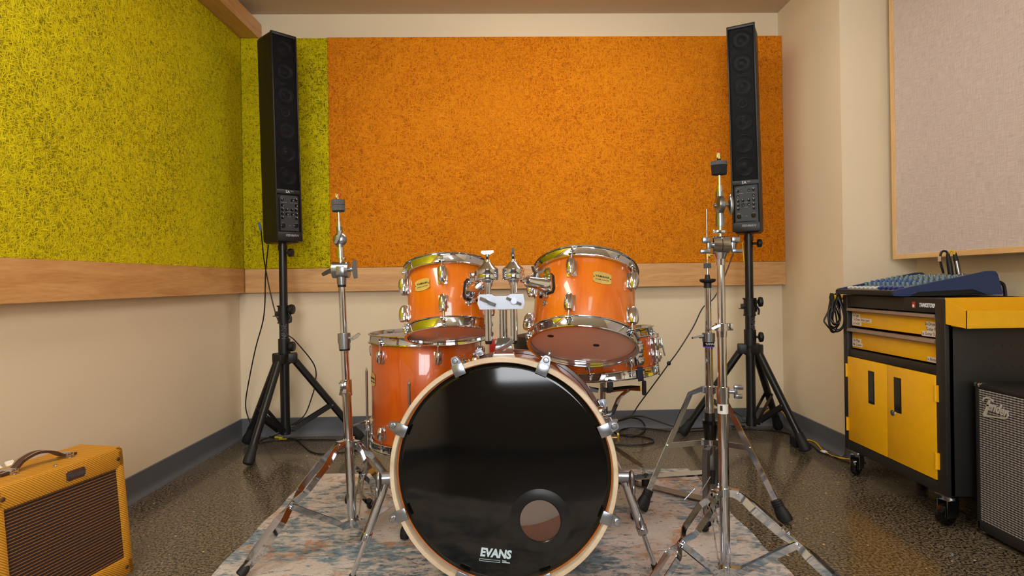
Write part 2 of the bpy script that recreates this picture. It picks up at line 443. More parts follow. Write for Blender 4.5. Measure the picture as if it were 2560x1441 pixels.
struct(MB().b2((XL, YB, 2.214), (-1.352, yb(-1.42) - .001, 2.306), .002).build('trim_3', 'rail_y', smooth=False))
o = MB().b2((XL + .001, YB + .001, .941), (XL + .045, yb(-1.45) - .004, 2.213)).build('acoustic_board', 'yellow_board_x', smooth=False)
tag(o, 'long yellow wood-wool acoustic board covering the left wall', 'acoustic panel', 'acoustic boards on the walls')
o = MB().b2((XL + .046, -.045, .939), (-.9785, -.001, 2.213), M=BW).build('acoustic_board', 'yellow_board', smooth=False)
tag(o, 'narrow yellow acoustic board on the back wall behind the left speaker', 'acoustic panel', 'acoustic boards on the walls')
o = MB().b2((-.977, -.047, .939), (XC - .002, -.001, 2.215), M=BW).build('acoustic_board', 'orange_board', smooth=False)
tag(o, 'wide orange acoustic board on the back wall behind the drums', 'acoustic panel', 'acoustic boards on the walls')
# framed fabric panel on the right wall
t_ = thing('fabric_panel', 'large mauve beige fabric panel in a pale wood frame on the right wall', 'acoustic panel', (XR, 2.0, .92))
px0, y0, y1, z0, z1 = 1.782, .9, 2.772, .922, 2.33
MB().b2((px0 + .004, y0 + .02, z0 + .02), (XR - .02, y1 - .02, z1 - .02)).build('fabric', 'linen', t_, smooth=False)
MB().b2((px0, y0, z0), (XR - .001, y1, z0 + .021), .001).build('frame_rail', 'frame_wood_y', t_, smooth=False)
MB().b2((px0, y0, z1 - .021), (XR - .001, y1, z1), .001).build('frame_rail', 'frame_wood_y', t_, smooth=False)
MB().b2((px0, y1 - .027, z0 + .0212), (XR - .001, y1, z1 - .0212), .001).build('frame_stile', 'frame_wood_z', t_, smooth=False)
MB().b2((px0, y0, z0 + .0212), (XR - .001, y0 + .027, z1 - .0212), .001).build('frame_stile', 'frame_wood_z', t_, smooth=False)
# small red box low on the back wall
rx = P(1236, 872, yb(-.07) - .02)
t_ = thing('wall_box', 'small red box with a white top corner on the back wall behind the drums', 'box', (rx.x, yb(rx.x), rx.z))
MB().b2((rx.x - .027, rx.y - .015, rx.z - .06), (rx.x + .027, yb(rx.x) - .003, rx.z + .052), .003).build('body', 'red', t_)
MB().b2((rx.x + .004, rx.y - .0165, rx.z + .03), (rx.x + .025, rx.y - .0151, rx.z + .049)).build('sticker', 'white', t_, label='white sticker')
# rug
o = MB()
xs = [-.874 + 1.664 * i / 60 for i in range(61)]; ys = [.35 + 2.307 * i / 80 for i in range(81)]
def rugz(x, y): return .0085 + .0008 * math.sin(9 * x + 4 * y)
def wob(x, y, i, j):
    return V((x + (.004 * math.sin(23 * y) if i in (0, 60) else 0), y + (.003 * math.sin(31 * x) if j in (0, 80) else 0), rugz(x, y)))
g = [[o.bm.verts.new(wob(x, y, i, j)) for j, y in enumerate(ys)] for i, x in enumerate(xs)]
for i in range(60):
    for j in range(80): o.bm.faces.new((g[i][j], g[i + 1][j], g[i + 1][j + 1], g[i][j + 1]))
edge = [g[i][0] for i in range(61)] + [g[60][j] for j in range(1, 81)] + [g[i][80] for i in range(59, -1, -1)] + [g[0][j] for j in range(79, 0, -1)]
lo = [o.bm.verts.new((v.co.x, v.co.y, .0005)) for v in edge]
for i in range(len(edge)): o.bm.faces.new((edge[i], lo[i], lo[(i + 1) % len(lo)], edge[(i + 1) % len(edge)]))
rug = o.build('rug', 'rug')
tag(rug, 'distressed beige, blue and rust area rug under the drum kit', 'rug')
RUGZ = .010

# ------------------------------------------------------------------ column speakers on tripods
def speaker(label, axis, yaw, zb, lean):
    """column loudspeaker: local front is -y, origin at the middle of its underside"""
    mt = T(axis[0], axis[1], zb) @ Matrix.Rotation(lean, 4, 'Y') @ RZ(yaw)
    t = thing('column_speaker', label, 'speaker', mt, 'column speakers on tripods')
    w, d, h = .137, .170, 1.065; f = -d / 2; b = MB()
    # shell with an open front, rounded outer corners
    def outline(k, yk): 
        pts = []
        for cx, cy, a0 in ((w / 2 - .016 - k, f + .012 + yk, -90), (w / 2 - .018 - k, d / 2 - .018 - k, 0), (-w / 2 + .018 + k, d / 2 - .018 - k, 90), (-w / 2 + .016 + k, f + .012 + yk, 180)):
            r = .012 if cy < 0 else .018
            for q in range(5): a = R_(a0 + q * 22.5); pts.append((cx + r * math.cos(a), cy + r * math.sin(a)))
        return pts
    b.prism(outline(0, .012), T(0, 0, .012), h - .03)
    # tapered foot and lid
    def cap(z0, z1, k0, k1):
        a = b._ring([V((x, y, z0)) for x, y in outline(k0, .012 + k0)]); e = b._ring([V((x, y, z1)) for x, y in outline(k1, .012 + k1)])
        b._bridge(a, e); b.bm.faces.new(a[::-1]); b.bm.faces.new(e)
    cap(h - .018, h - .006, 0, .006); cap(0.0, .012, .010, 0)
    # front bezel
    for x in (-1, 1): b.b2((x * w / 2 - x * .001, f, .006), (x * (w / 2 - .009), f + .014, h - .008), .003)
    b.b2((-w / 2 + .003, f, h - .024), (w / 2 - .003, f + .014, h - .008), .003)
    b.b2((-w / 2 + .003, f, .006), (w / 2 - .003, f + .014, .052), .003)
    b.b2((-w / 2 + .003, f, .243), (w / 2 - .003, f + .014, .266), .002)
    b.build('cabinet', 'black_plastic', t, world=False)
    MB().b2((-w / 2 + .0092, f + .003, .2665), (w / 2 - .0092, f + .0042, h - .0245)).build('grille', 'grille', t, world=False, smooth=False)
    # drivers behind the grille
    drv = None
    zs = [.335, .452, .569, .746, .863, .980]
    for z in zs:
        if drv is None:
            drv = MB().lathe([(.050, 0), (.0495, .004), (.045, .0055), (.041, .0025), (.020, -.010 + .0125), (.017, .0045), (.010, .0065), (0.0001, .007)], None, 36).build('driver', 'cone', t, world=False, mtx=frame((0, f + .0125, z), (0, -1, 0)))
        else: dup(drv, t, frame((0, f + .0125, z), (0, -1, 0)))
    MB().lathe([(.026, 0), (.0255, .005), (.020, .006), (.012, .003), (.008, .006), (.0001, .007)], None, 32).build('tweeter', 'cone', t, world=False, mtx=frame((0, f + .0125, .658), (0, -1, 0)))
    # control panel
    b = MB(); b.prism([(-.048, .058), (.048, .058), (.048, .226), (.040, .236), (-.040, .236), (-.048, .226)], frame((0, f + .004, 0), (0, -1, 0), (1, 0, 0)), .0025)
    cp = b.build('control_panel', 'panel_grey', t, world=False)
    bars = []
    for z in (.2245, .1985, .173, .1535, .1285, .0975):
        for x0, x1 in (((-.043, -.030), (.030, .042)) if z != .1535 else ((-.016, .014),)): bars.append((x0, x1, z))
    bars += [(-.031, -.011, .2), (.005, .025, .2), (-.012, .010, .128), (-.026, -.018, .0835), (-.004, .006, .0835), (.018, .026, .0835)]
    for x0, x1, z in bars: MB().b2((x0, f + .0005, z), (x1, f + .0015, z + .0011)).build('legend_line', 'grey_print', cp, world=False)
    kn = None
    spots = [(-.037, .214, 80), (.016, .214, 200), (.037, .216, 0), (-.037, .186, 200), (.037, .188, 200), (-.037, .164, 0), (-.014, .163, 10), (.014, .1635, 0), (.037, .1645, 0),
             (-.037, .143, 0), (-.014, .142, 210), (.014, .1425, 210), (.037, .143, 0), (-.037, .122, 10), (.037, .122, 0)]
    for x, z, a in spots:
        m = frame((x, f + .0015, z), (0, -1, 0), (1, 0, 0)) @ RZ(R_(a))
        if kn is None:
            kn = MB().lathe([(.0062, 0), (.006, .006), (.0045, .0095), (.0001, .0098)], None, 16).build('knob', 'black_gloss', t, world=False, mtx=m)
            MB().b2((-.0009, .001, .0092), (.0009, .0062, .0102)).build('pointer', 'white', kn, world=False, label='white pointer')
        else: dup(kn, t, m)
    jk = None
    for x, z in ((-.034, .083), (.034, .085)):
        m = frame((x, f + .0012, z), (0, -1, 0), (1, 0, 0))
        if jk is None: jk = MB().lathe([(.011, 0), (.011, .003), (.009, .004), (.008, .001), (.0045, .001), (.004, .003), (.0001, .003)], None, 20).build('jack_socket', 'black_gloss', t, world=False, mtx=m)
        else: dup(jk, t, m)
    fr = lambda x, z: frame((x, f - .0003, z), (0, -1, 0), (1, 0, 0))
    text('maker_lettering', 'FISHMAN', .0155, 'grey_print', t, fr(.010, .034), bold=.0004, shear=.3, sx=1.05, world=False, label='grey FISHMAN lettering')
    text('model_lettering', 'SA', .020, 'white', t, fr(-.006, .254), bold=0, shear=.05, world=False, label='grey SA lettering')
    text('model_lettering', '330x', .0085, 'grey_print', t, fr(.016, .2575), world=False)
    return t, mt
def tripod(label, axis, ztop, feet, hubz, knob_side=1):
    ax, ay = axis
    t = thing('speaker_stand', label, 'speaker stand', (ax, ay, 0), 'tripod stands under the column speakers')
    A = lambda z: V((ax, ay, z))
    MB().cyl(A(.62), A(ztop), .0205).cyl(A(ztop - .035), A(ztop - .012), .0235).build('pole', 'black_paint', t)
    MB().cyl(A(.085), A(.70), .0235).build('column', 'black_paint', t)
    b = MB()
    b.cyl(A(.655), A(.735), .029).cyl(A(.735), A(.742), .034).cyl(A(.650), A(.656), .032)
    b.b2((ax - .042, ay - .016, .690), (ax - .02, ay + .016, .712), .003).b2((ax - .05, ay - .02, .686), (ax - .02, ay + .02, .690))
    b.b2((ax + .020, ay - .012, .670), (ax + .036, ay + .012, .735), .004)
    b.build('height_collar', 'black_plastic', t)
    kb = None
    def knob(z, r, dx):
        MB().cyl((ax + .018 * dx, ay - .01, z), (ax + .042 * dx, ay - .014, z), .006, .006).lathe([(.011, .036), (r, .041), (r * 1.05, .048), (r * .95, .058), (r * .5, .062), (.0001, .0625)], frame((ax, ay - .012, z), (dx, -.18, 0)), 24).build('knob', 'black_plastic', t)
    knob(.722, .025 if knob_side > 0 else .022, 1); knob(ztop - .05, .021, 1); knob(hubz + .062, .025, 1)
    MB().tube([(ax + .03, ay - .012, .70), (ax + .042, ay - .014, .68), (ax + .04, ay - .014, .655)], .0055).build('pull_pin', 'black_plastic', t)
    b = MB().cyl(A(hubz + .005), A(hubz + .10), .030).cyl(A(hubz - .03), A(hubz + .018), .030)
    for f in feet:
        d = V((f[0] - ax, f[1] - ay, 0)).normalized(); m = frame(A(hubz), d, (0, 0, 1))
        b.box((0, 0, .038), (.052, .046, .05), m, .006)
    b.build('hub', 'black_plastic', t)
    lug = None
    b = MB().cyl(A(.083), A(.125), .026).cyl(A(.078), A(.090), .024)
    for f in feet:
        d = V((f[0] - ax, f[1] - ay, 0)).normalized()
        b.box((0, 0, .03), (.03, .012, .04), frame(A(.105), d, (0, 0, 1)), .003)
    b.build('lower_collar', 'black_plastic', t)
    for f in feet:
        f = V(f); d = V((f.x - ax, f.y - ay, 0)).normalized(); p0 = A(hubz - .005) + d * .043
        L = (f - p0); u = L.normalized(); fo = f - u * .012
        lg = MB().cyl(p0, f - u * .02, .0185).build('leg', 'black_paint', t)
        MB().lathe([(.0205, 0), (.021, .032), (.0250, .05), (.0265, .072), (.024, .084), (.013, .088), (.0001, .0885)], frame(f - u * .0875, u), 24).build('rubber_foot', 'rubber', lg)
        q = p0 + L * .56; pb = A(.105) + d * .04
        side = d.cross(V((0, 0, 1)))
        b = MB()
        for sg in (-1, 1): b.ribbon([pb + side * .019 * sg, q + side * .019 * sg], side, .022, .003)
        for p in (pb, q): b.cyl(p - side * .024, p + side * .024, .0065, seg=12)
        b.build('brace', 'black_paint', t)
        MB().cyl(q - side * .026, q + side * .026, .0042, seg=10).build('bolt', 'steel', t)
    fr = frame((ax + .0066, ay - .0228, .59), V((.28, -1, 0)), V((0, 0, -1)))
    text('stand_lettering', 'FISHMAN', .034, 'dim_print', t, fr, bold=.0008, shear=.25, label='grey FISHMAN lettering running down the column')
    return t
LA, RA = (-1.153, 3.09), (1.258, 3.12)
tripod('black tripod stand in the left corner under the left speaker', LA, 1.062, [(-1.222, 2.795, .012), (-1.40, 3.19, .012), (-.80, 3.235, .012)], .47)
tripod('black tripod stand by the right wall under the right speaker', RA, 1.075, [(1.424, 2.875, .012), (.925, 3.225, .012), (1.492, 3.325, .012)], .478)
speaker('tall black column speaker in the left corner, turned to face the drums', LA, R_(46), 1.062, -.016)
speaker('tall black column speaker in front of the right end of the orange board', RA, R_(-27), 1.078, -.016)

# ------------------------------------------------------------------ cables by the walls
def cable(label, pts, r=.0032, m='cable_black', group=None):
    o = MB().tube(pts, r, 7, 6).build('cable', m); tag(o, label, 'cable', group); return o
c1 = thing('cable', 'black cable winding down the front of the left speaker stand to the floor', 'cable', P(700, 840, 3.0))
pp = [(653, 575, 3.20), (655, 600, 3.19), (662, 662, 3.15), (684, 766, 3.06), (702, 816, 3.045), (720, 838, 3.045), (740, 855, 3.05), (785, 912, 3.13), (789, 954, 3.2), (779, 995, 3.28), (760, 1040, 3.3)]
pts = [P(*q) for q in pp] + [G(718, 1067, .10) * 1 for _ in ()]
pts += [P(722, 1068, 3.2), P(690, 1088, 3.1)] + [G(x, y, .004) for x, y in ((655, 1101), (650, 1108), (690, 1102), (760, 1100), (840, 1100))]
MB().tube(pts, .0032, 7, 6).build('lead', 'cable_black', c1)
MB().tube([P(648, 556, 3.2), P(649, 566, 3.2), P(653, 577, 3.2)], .0055, 8).build('plug', 'blue_plug', c1, label='blue plug')
c2 = thing('cable', 'black cable hanging behind the left speaker stand, with a yellow tag on the floor', 'cable', P(640, 790, 3.22))
pts = [P(671, 612, 3.14)] + [P(x, y, d) for x, y, d in ((664, 683, 3.18), (660, 788, 3.22), (639, 871, 3.25), (622, 954, 3.27), (614, 1008, 3.28), (619, 1040, 3.28), (632, 1068, 3.27))]
pts += [G(x, y, .004) for x, y in ((652, 1084), (668, 1090), (700, 1096), (738, 1099), (757, 1113), (778, 1130), (812, 1136), (868, 1130), (930, 1120))]
MB().tube(pts, .0034, 7, 6).build('lead', 'cable_black', c2)
q0, q1 = G(688, 1094, .006), G(706, 1096, .006)
MB().tube([q0, q1], .006, 8).b2((q1.x - .01, q1.y - .03, .0045), (q1.x + .03, q1.y - .006, .006)).build('tag', 'tape_yellow', c2, label='yellow tag')
c3 = thing('cable', 'black cable slanting down from the right speaker with a knot halfway', 'cable', P(1699, 873, 3.15))
pts = [P(1846, 588, 3.12), P(1838, 618, 3.13), P(1812, 690, 3.14), P(1785, 745, 3.15), P(1757, 770, 3.16), P(1733, 818, 3.17), P(1699, 873, 3.18), P(1672, 910, 3.19), P(1638, 957, 3.21), P(1600, 1008, 3.24), P(1576, 1042, 3.25), P(1550, 1053, 3.2), P(1530, 1058, 3.1)]
MB().tube(pts, .0034, 7, 6).build('lead', 'cable_black', c3)
MB().ball(P(1672, 909, 3.19), .011, (1, 1, 1.1)).build('knot', 'cable_black', c3)
pts = [G(1862, 1066, .006), G(1790, 1066, .006), P(1745, 1072, 3.22), P(1690, 1068, 3.25), P(1643, 1053, 3.27), P(1600, 1041, 3.28), P(1560, 1046, 3.27), P(1540, 1059, 3.24), P(1532, 1075, 3.2)] + [G(x, y, .005) for x, y in ((1545, 1087), (1570, 1091), (1592, 1090), (1610, 1080), (1613, 1067))] + [P(1600, 1050, 3.2), P(1575, 1045, 3.15), P(1545, 1052, 3.12)]
cable('thick black cable looped against the base of the back wall right of the bass drum', pts, .0042)
pts = [G(x, y, .005) for x, y in ((1545, 1089), (1552, 1076), (1572, 1071), (1620, 1072), (1690, 1080), (1760, 1077), (1800, 1072))]
cable('black cable lying flat on the floor behind the hi-hat stand', pts, .0036)
pts = [G(x, y, .005) for x, y in ((1545, 1086), (1596, 1091), (1628, 1098), (1632, 1106), (1600, 1113), (1550, 1112), (1500, 1108))]
cable('black cable curling forward on the concrete right of the bass drum', pts, .0036)
# yellow and black pair running to the cart
yc = [P(1856, 606, 3.13), P(1861, 660, 3.13), P(1868, 710, 3.14), P(1876, 760, 3.16), P(1882, 860, 3.17), P(1884, 960, 3.17), P(1886, 1048, 3.14)]
yc += [G(1872, 1067, .005), P(1886, 1054, 3.25), P(1909, 1034, 3.3), P(1926, 1022, 3.35), P(1940, 1022, 3.37), P(1955, 1030, 3.36), P(1966, 1044, 3.3), P(1978, 1062, 3.22), P(1987, 1080, 3.14)]
yc += [G(x, y, .005) for x, y in ((2004, 1100), (2024, 1101), (2040, 1108), (2054, 1124), (2066, 1133), (2084, 1142), (2110, 1147), (2150, 1152))]
c5 = thing('cable', 'thin yellow cable trailing from the right speaker stand along the wall to the cart', 'cable', yc[8])
MB().tube(yc, .0036, 7, 6).build('lead', 'cable_yellow', c5)
q = G(2060, 1130, .006); MB().b2((q.x - .012, q.y - .012, .001), (q.x + .012, q.y + .012, .0105), .002).build('tape', 'tape_white', c5, label='white tape')
pts = [P(1912, 1016, 3.36), P(1932, 1016, 3.38), P(1955, 1026, 3.36), P(1972, 1048, 3.26)] + [G(x, y, .004) for x, y in ((1996, 1094), (2030, 1114), (2048, 1130), (2072, 1138), (2110, 1153), (2160, 1170))]
cable('black cable running beside the yellow one along the right wall', pts, .0036)
pts = [G(1830, 1072, .004), G(1900, 1074, .004), G(1950, 1080, .004), G(1986, 1090, .004), G(1992, 1096, .004)]
cable('black cable on the floor behind the right speaker stand', pts, .0036)
o = MB().b2((G(1990, 1116).x - .02, G(1990, 1116).y - .03, .001), (G(1990, 1116).x + .02, G(1990, 1116).y + .03, .05), .006).build('plug_adapter', 'rubber')
tag(o, 'small black power adapter on the floor beside the right stand\'s front foot', 'adapter')
# ------------------------------------------------------------------ drums
def pol(r, a, z=0): return V((r * math.cos(a), r * math.sin(a), z))
def angm(a, r, z, flip=False):
    """local frame on a drum side: x tangential, y along the drum axis, z outwards"""
    o = pol(r, a, z); out = pol(1, a)
    m = frame(o, out, V((0, 0, 1)).cross(out))
    return m @ RZ(pi) if flip else m
def lug_mesh(R, reach, sc=1.0):
    """bullet lug lying along local y (tip down), with its rod running up to the hoop"""
    b = MB(); m = Matrix.Rotation(-pi / 2, 4, 'X')
    b.lathe([(.0001, -.026 * sc), (.0055 * sc, -.0235 * sc), (.0092 * sc, -.016 * sc), (.0108 * sc, -.004 * sc), (.0108 * sc, .008 * sc), (.0088 * sc, .0145 * sc), (.005, .0155 * sc), (.0001, .0155 * sc)],
            T(0, 0, .009 * sc) @ Matrix.Diagonal((1, 1, 1.25, 1)) @ m, 20)
    b.box((0, -.005 * sc, .001), (.023 * sc, .038 * sc, .004), None, .0015)
    return b.mesh('lug', 'chrome')
def rod_mesh(y0, y1, zr):
    b = MB(); b.cyl((0, y0, zr), (0, y1, zr), .0029, seg=10).cyl((0, y1 - .001, zr), (0, y1 + .0025, zr), .0068, seg=16).cyl((0, y1 + .002, zr), (0, y1 + .012, zr), .0042, seg=4)
    return b.mesh('tension_rod', 'chrome')
def newpart(name, me, parent, mtx, label=None):
    o = bpy.data.objects.new(name, me); COL.objects.link(o); o.parent = parent; o.matrix_basis = mtx
    WM[o.name] = WM[parent.name] @ mtx
    if label: o['label'] = label
    return o
def hoop(b, R, z, up, seg=72):
    p = [(R + .002, -.016), (R + .0115, -.016), (R + .0122, -.0145), (R + .0115, -.013), (R + .0065, -.0115), (R + .0052, .011), (R + .0062, .0134), (R + .0102, .0140), (R + .0120, .0156), (R + .0114, .0176), (R + .0085, .0182), (R + .003, .0176), (R + .002, .0145)]
    b.lathe([(r, z + up * q) for r, q in p], None, seg, closed=True)
def ears(b, R, z, up, angs):
    for a in angs:
        m = angm(a, R + .0105, z - up * .009)
        b.box((0, 0, .001), (.020, .005, .012), m, .001)
def badge(t, R, a, z, w=.056, h=.034, gold='gold_plate', lines=True):
    m = angm(a, R + .0006, z)
    pts = []
    for x, y in ((-.5, -.36), (-.36, -.5), (0, -.56), (.36, -.5), (.5, -.36), (.47, 0), (.5, .36), (.36, .5), (0, .56), (-.36, .5), (-.5, .36), (-.47, 0)): pts.append((x * w, y * h))
    bd = MB().prism(pts, None, .0012).build('badge', gold, t, world=False, mtx=m)
    text('badge_lettering', 'YAMAHA', h * .24, 'ink', bd, T(0, h * .10, .0014), ext=.0003, bold=.0002, sx=1.25, world=False, label='dark YAMAHA lettering')
    text('badge_lettering', 'STAGE CUSTOM', h * .15, 'ink', bd, T(0, -h * .2, .0014), ext=.0003, sx=1.1, world=False)
    for s_ in (-1, 1): MB().cyl((s_ * w * .44, 0, .0011), (s_ * w * .44, 0, .002), .0015, seg=10).build('pin', 'black_plastic', bd, world=False)
    return bd
def drum(name, label, cat, mtx, R, L, nl, a0, shell_mat, head_top='coated_head', head_bot='clear_film', lug_off=.05, low_phase=0, sc=1.3, group=None, logo=True):
    t = thing(name, label, cat, mtx, group)
    MB().lathe([(R, .004), (R, L - .004), (R - .002, L - .001), (R - .0065, L - .001), (R - .0075, L - .004), (R - .0075, .004), (R - .0065, .001), (R - .002, .001)], None, 96, closed=True).build('shell', shell_mat, t, world=False)
    angs = [a0 + 2 * pi * k / nl for k in range(nl)]; angl = [a + low_phase for a in angs]
    b = MB(); hoop(b, R, L, 1); ears(b, R, L, 1, angs); b.build('top_hoop', 'chrome', t, world=False)
    b = MB(); hoop(b, R, 0, -1); ears(b, R, 0, -1, angl); b.build('bottom_hoop', 'chrome', t, world=False)
    MB().lathe([(R + .0018, L - .004), (R + .001, L + .002), (R - .004, L + .0035), (R - .02, L + .0037), (.0001, L + .0038)], None, 72, cap=False).build('batter_head', head_top, t, world=False)
    MB().lathe([(R + .0018, .004), (R + .001, -.002), (R - .004, -.0035), (R - .02, -.0037), (.0001, -.0038)], None, 72, cap=False).build('resonant_head', head_bot, t, world=False)
    lm = lug_mesh(R, 0, sc); rm = rod_mesh(.015 * sc, lug_off - .004, .0105)
    for aa, z, fl in [(a, L - lug_off, False) for a in angs] + [(a, lug_off, True) for a in angl]:
        lo = newpart('lug', lm, t, angm(aa, R, z, fl)); newpart('tension_rod', rm, lo, Matrix())
    return t
def vent(t, R, a, z):
    MB().lathe([(.0095, 0), (.0095, .002), (.006, .0035), (.0045, .003), (.0042, .0012), (.0001, .001)], None, 24).build('air_vent', 'chrome', t, world=False, mtx=angm(a, R, z))
def tom_mount(t, R, a, z, aim):
    """chrome bracket on a black gasket; its socket points along aim (world). returns the socket mouth"""
    m = angm(a, R, z); w = WM[t.name] @ m
    pl = [(-.026, -.032), (.026, -.032), (.030, -.02), (.024, .02), (.016, .03), (-.016, .03), (-.024, .02), (-.030, -.02)]
    MB().prism([(x * 1.08, y * 1.08) for x, y in pl], T(0, 0, -.008), .012).build('mount_gasket', 'rubber', t, world=False, mtx=m)
    b = MB().prism(pl, T(0, 0, .004), .006).box((0, .040, .005), (.020, .026, .008), None, .003).box((0, -.036, .005), (.018, .016, .008), None, .003)
    for x, y in ((-.019, -.024), (.019, -.024), (-.014, .022), (.014, .022)): b.cyl((x, y, .009), (x, y, .012), .0035, seg=10)
    mo = b.build('mount_bracket', 'chrome', t, world=False, mtx=m)
    p0 = w @ V((0, -.004, .008)); d = V(aim).normalized(); p1 = p0 + d * .055
    MB().cyl(p0 - d * .004, p1, .025, .0165, 28).cyl(p1 - d * .001, p1 + d * .008, .0175, .0165).build('mount_socket', 'chrome', mo)
    return p1 + d * .008, d
# rack toms
m1 = frame((-.185, 1.885, .694), (-.05, .302, .95), (1, 0, 0)); R1, L1 = .127, .198
tom1 = drum('rack_tom', 'smaller amber rack tom mounted left above the bass drum', 'drum', m1, R1, L1, 5, R_(-91), 'amber', group='rack toms on the bass drum')
badge(tom1, R1, R_(-121), L1 * .63); vent(tom1, R1, R_(-57), L1 * .30)
m2 = frame((.2205, 1.775, .6635), (.11, .458, .88), (1, 0, 0)); R2, L2 = .1524, .222
tom2 = drum('rack_tom', 'larger amber rack tom mounted right above the bass drum', 'drum', m2, R2, L2, 5, R_(-110), 'amber', group='rack toms on the bass drum')
badge(tom2, R2, R_(-77), L2 * .64); vent(tom2, R2, R_(-143), L2 * .34)
for x, y in ((-.097, -.04), (.04, 0)): MB().cyl((x, y, -.0046), (x, y, -.0039), .0095).build('dot', 'black_plastic', tom2, world=False, label='small dark dot on the lower head')
# holder between the toms
hx0, hx1, hy = -.0555, .0175, 1.70
th = thing('tom_holder', 'chrome double tom holder with two capped tubes on top of the bass drum', 'drum hardware', (-.013, 1.715, .652))
cx = -.013
b = MB().cyl((cx, 1.715, .655), (cx, 1.715, .80), .0115).b2((cx - .016, 1.695, .768), (cx + .024, 1.735, .783), .003)
b.build('centre_tube', 'chrome', th)
MB().cyl((cx + .017, 1.69, .7755), (cx + .017, 1.698, .7755), .0055).build('memory_lock_bolt', 'steel', th)
b = MB(); b.prism([(-.066, -.004), (-.060, -.021), (.060, -.021), (.066, -.004), (.062, .021), (.026, .021), (.018, .016), (-.018, .016), (-.026, .021), (-.062, .021)], frame((cx - .005, 1.672, .7925), (0, 1, 0), (1, 0, 0)) @ Matrix.Rotation(pi, 4, 'X') @ T(0, 0, -.062), .062)
b.build('clamp_block', 'cast', th)
for x in (hx0, hx1):
    MB().cyl((x, hy, .680), (x, hy, .855), .0102).build('arm_tube', 'chrome', th)
    MB().cyl((x, hy, .672), (x, hy, .6815), .0085, .0108).build('tube_cap', 'black_plastic', th)
    MB().lathe([(.0125, .838), (.0125, .846), (.018, .852), (.030, .853), (.0312, .855), (.0312, .869), (.0308, .8697), (.0312, .8705), (.0312, .884), (.030, .8855), (.019, .894), (.013, .903), (.0075, .906), (.0075, .9115), (.006, .9125), (.0001, .913)], T(x, hy, 0), 36).build('ball_clamp', 'chrome', th)
    MB().cyl((x, hy, .911), (x, hy, .922), .0035).build('clamp_screw', 'rubber', th)
    wn = MB()
    if x == hx0: wn.cyl((x, hy, .920), (x, hy, .927), .006).ribbon([(x - .017, hy, .9335), (x - .010, hy, .9315), (x, hy, .930), (x + .010, hy, .9325), (x + .018, hy, .935)], (0, 1, 0), lambda q: .006 + .008 * (1 - abs(2 * q - 1)), .006)
    else: wn.cyl((x, hy, .920), (x, hy, .928), .006).ribbon([(x, hy - .018, .938), (x, hy - .010, .934), (x, hy, .928), (x, hy + .010, .934), (x, hy + .018, .938)], (1, 0, 0), .012, .008)
    wn.build('wing_nut', 'satin', th)
MB().ribbon([(hx0 - .020, 1.668, .803), (hx0 - .005, 1.660, .797), (hx0 + .008, 1.660, .789), (hx0 + .022, 1.664, .784)], (0, 1, .2), .009, .006).cyl((hx0, 1.675, .794), (hx0, 1.658, .794), .007).build('wing_bolt', 'satin', th)
MB().ribbon([(hx1 - .020, 1.664, .803), (hx1 - .006, 1.660, .797), (hx1 + .006, 1.660, .791), (hx1 + .020, 1.664, .785)], (0, 1, .2), .007, .005).cyl((hx1, 1.675, .794), (hx1, 1.655, .794), .0085).build('wing_bolt', 'satin', th)
def arm(t, R, a, z, x):
    bp = V((x, hy, .858)); w = WM[t.name] @ angm(a, R, z)
    p0 = w @ V((0, -.004, .008)); d = (bp - p0)
    mouth, d = tom_mount(t, R, a, z, d)
    e = mouth - d * .02
    MB().cyl(e, bp - (bp - e).normalized() * .026, .0075, seg=6).build('hex_arm', 'chrome', th)
    q = mouth - d * .03; b = MB()
    up = V((0, 0, 1)); sd = d.cross(up).normalized(); up = sd.cross(d).normalized()
    b.cyl(q + up * .016, q + up * .030, .0048)
    b.ribbon([q + up * .046 - d * .018, q + up * .035 - d * .011, q + up * .030, q + up * .035 + d * .011, q + up * .046 + d * .018], sd, .006, .014)
    b.build('wing_screw', 'satin', t)
arm(tom1, R1, R_(-50), L1 * .52, hx0)
arm(tom2, R2, R_(-141), L2 * .60, hx1)

# bass drum: local x right, y up, z towards the front head
bz = V((-.043, -.45, .030)).normalized(); BF = V((-.021, 1.520, .3626)); BL = .452
mb = frame(BF - bz * BL, bz, (1, 0, 0)); RB = .2794
bd = thing('bass_drum', 'amber bass drum with a glossy black front head on the rug', 'drum', mb)
MB().lathe([(RB, .03), (RB, BL - .03), (RB - .009, BL - .03), (RB - .009, .03)], None, 96, closed=True).build('shell', 'amber', bd, world=False)
def wood_hoop(z0, z1, name, mname):
    p = [(.2800, z0), (.2905, z0), (.2925, z0 + .003), (.2925, z1 - .004), (.2905, z1), (.2805, z1), (.2795, z1 - .002), (.2795, z0 + .002)]
    return MB().lathe(p, None, 112, closed=True).build(name, mname, bd, world=False)
wood_hoop(BL - .042, BL, 'front_hoop', 'hoop_wood'); wood_hoop(0, .042, 'rear_hoop', 'ash')
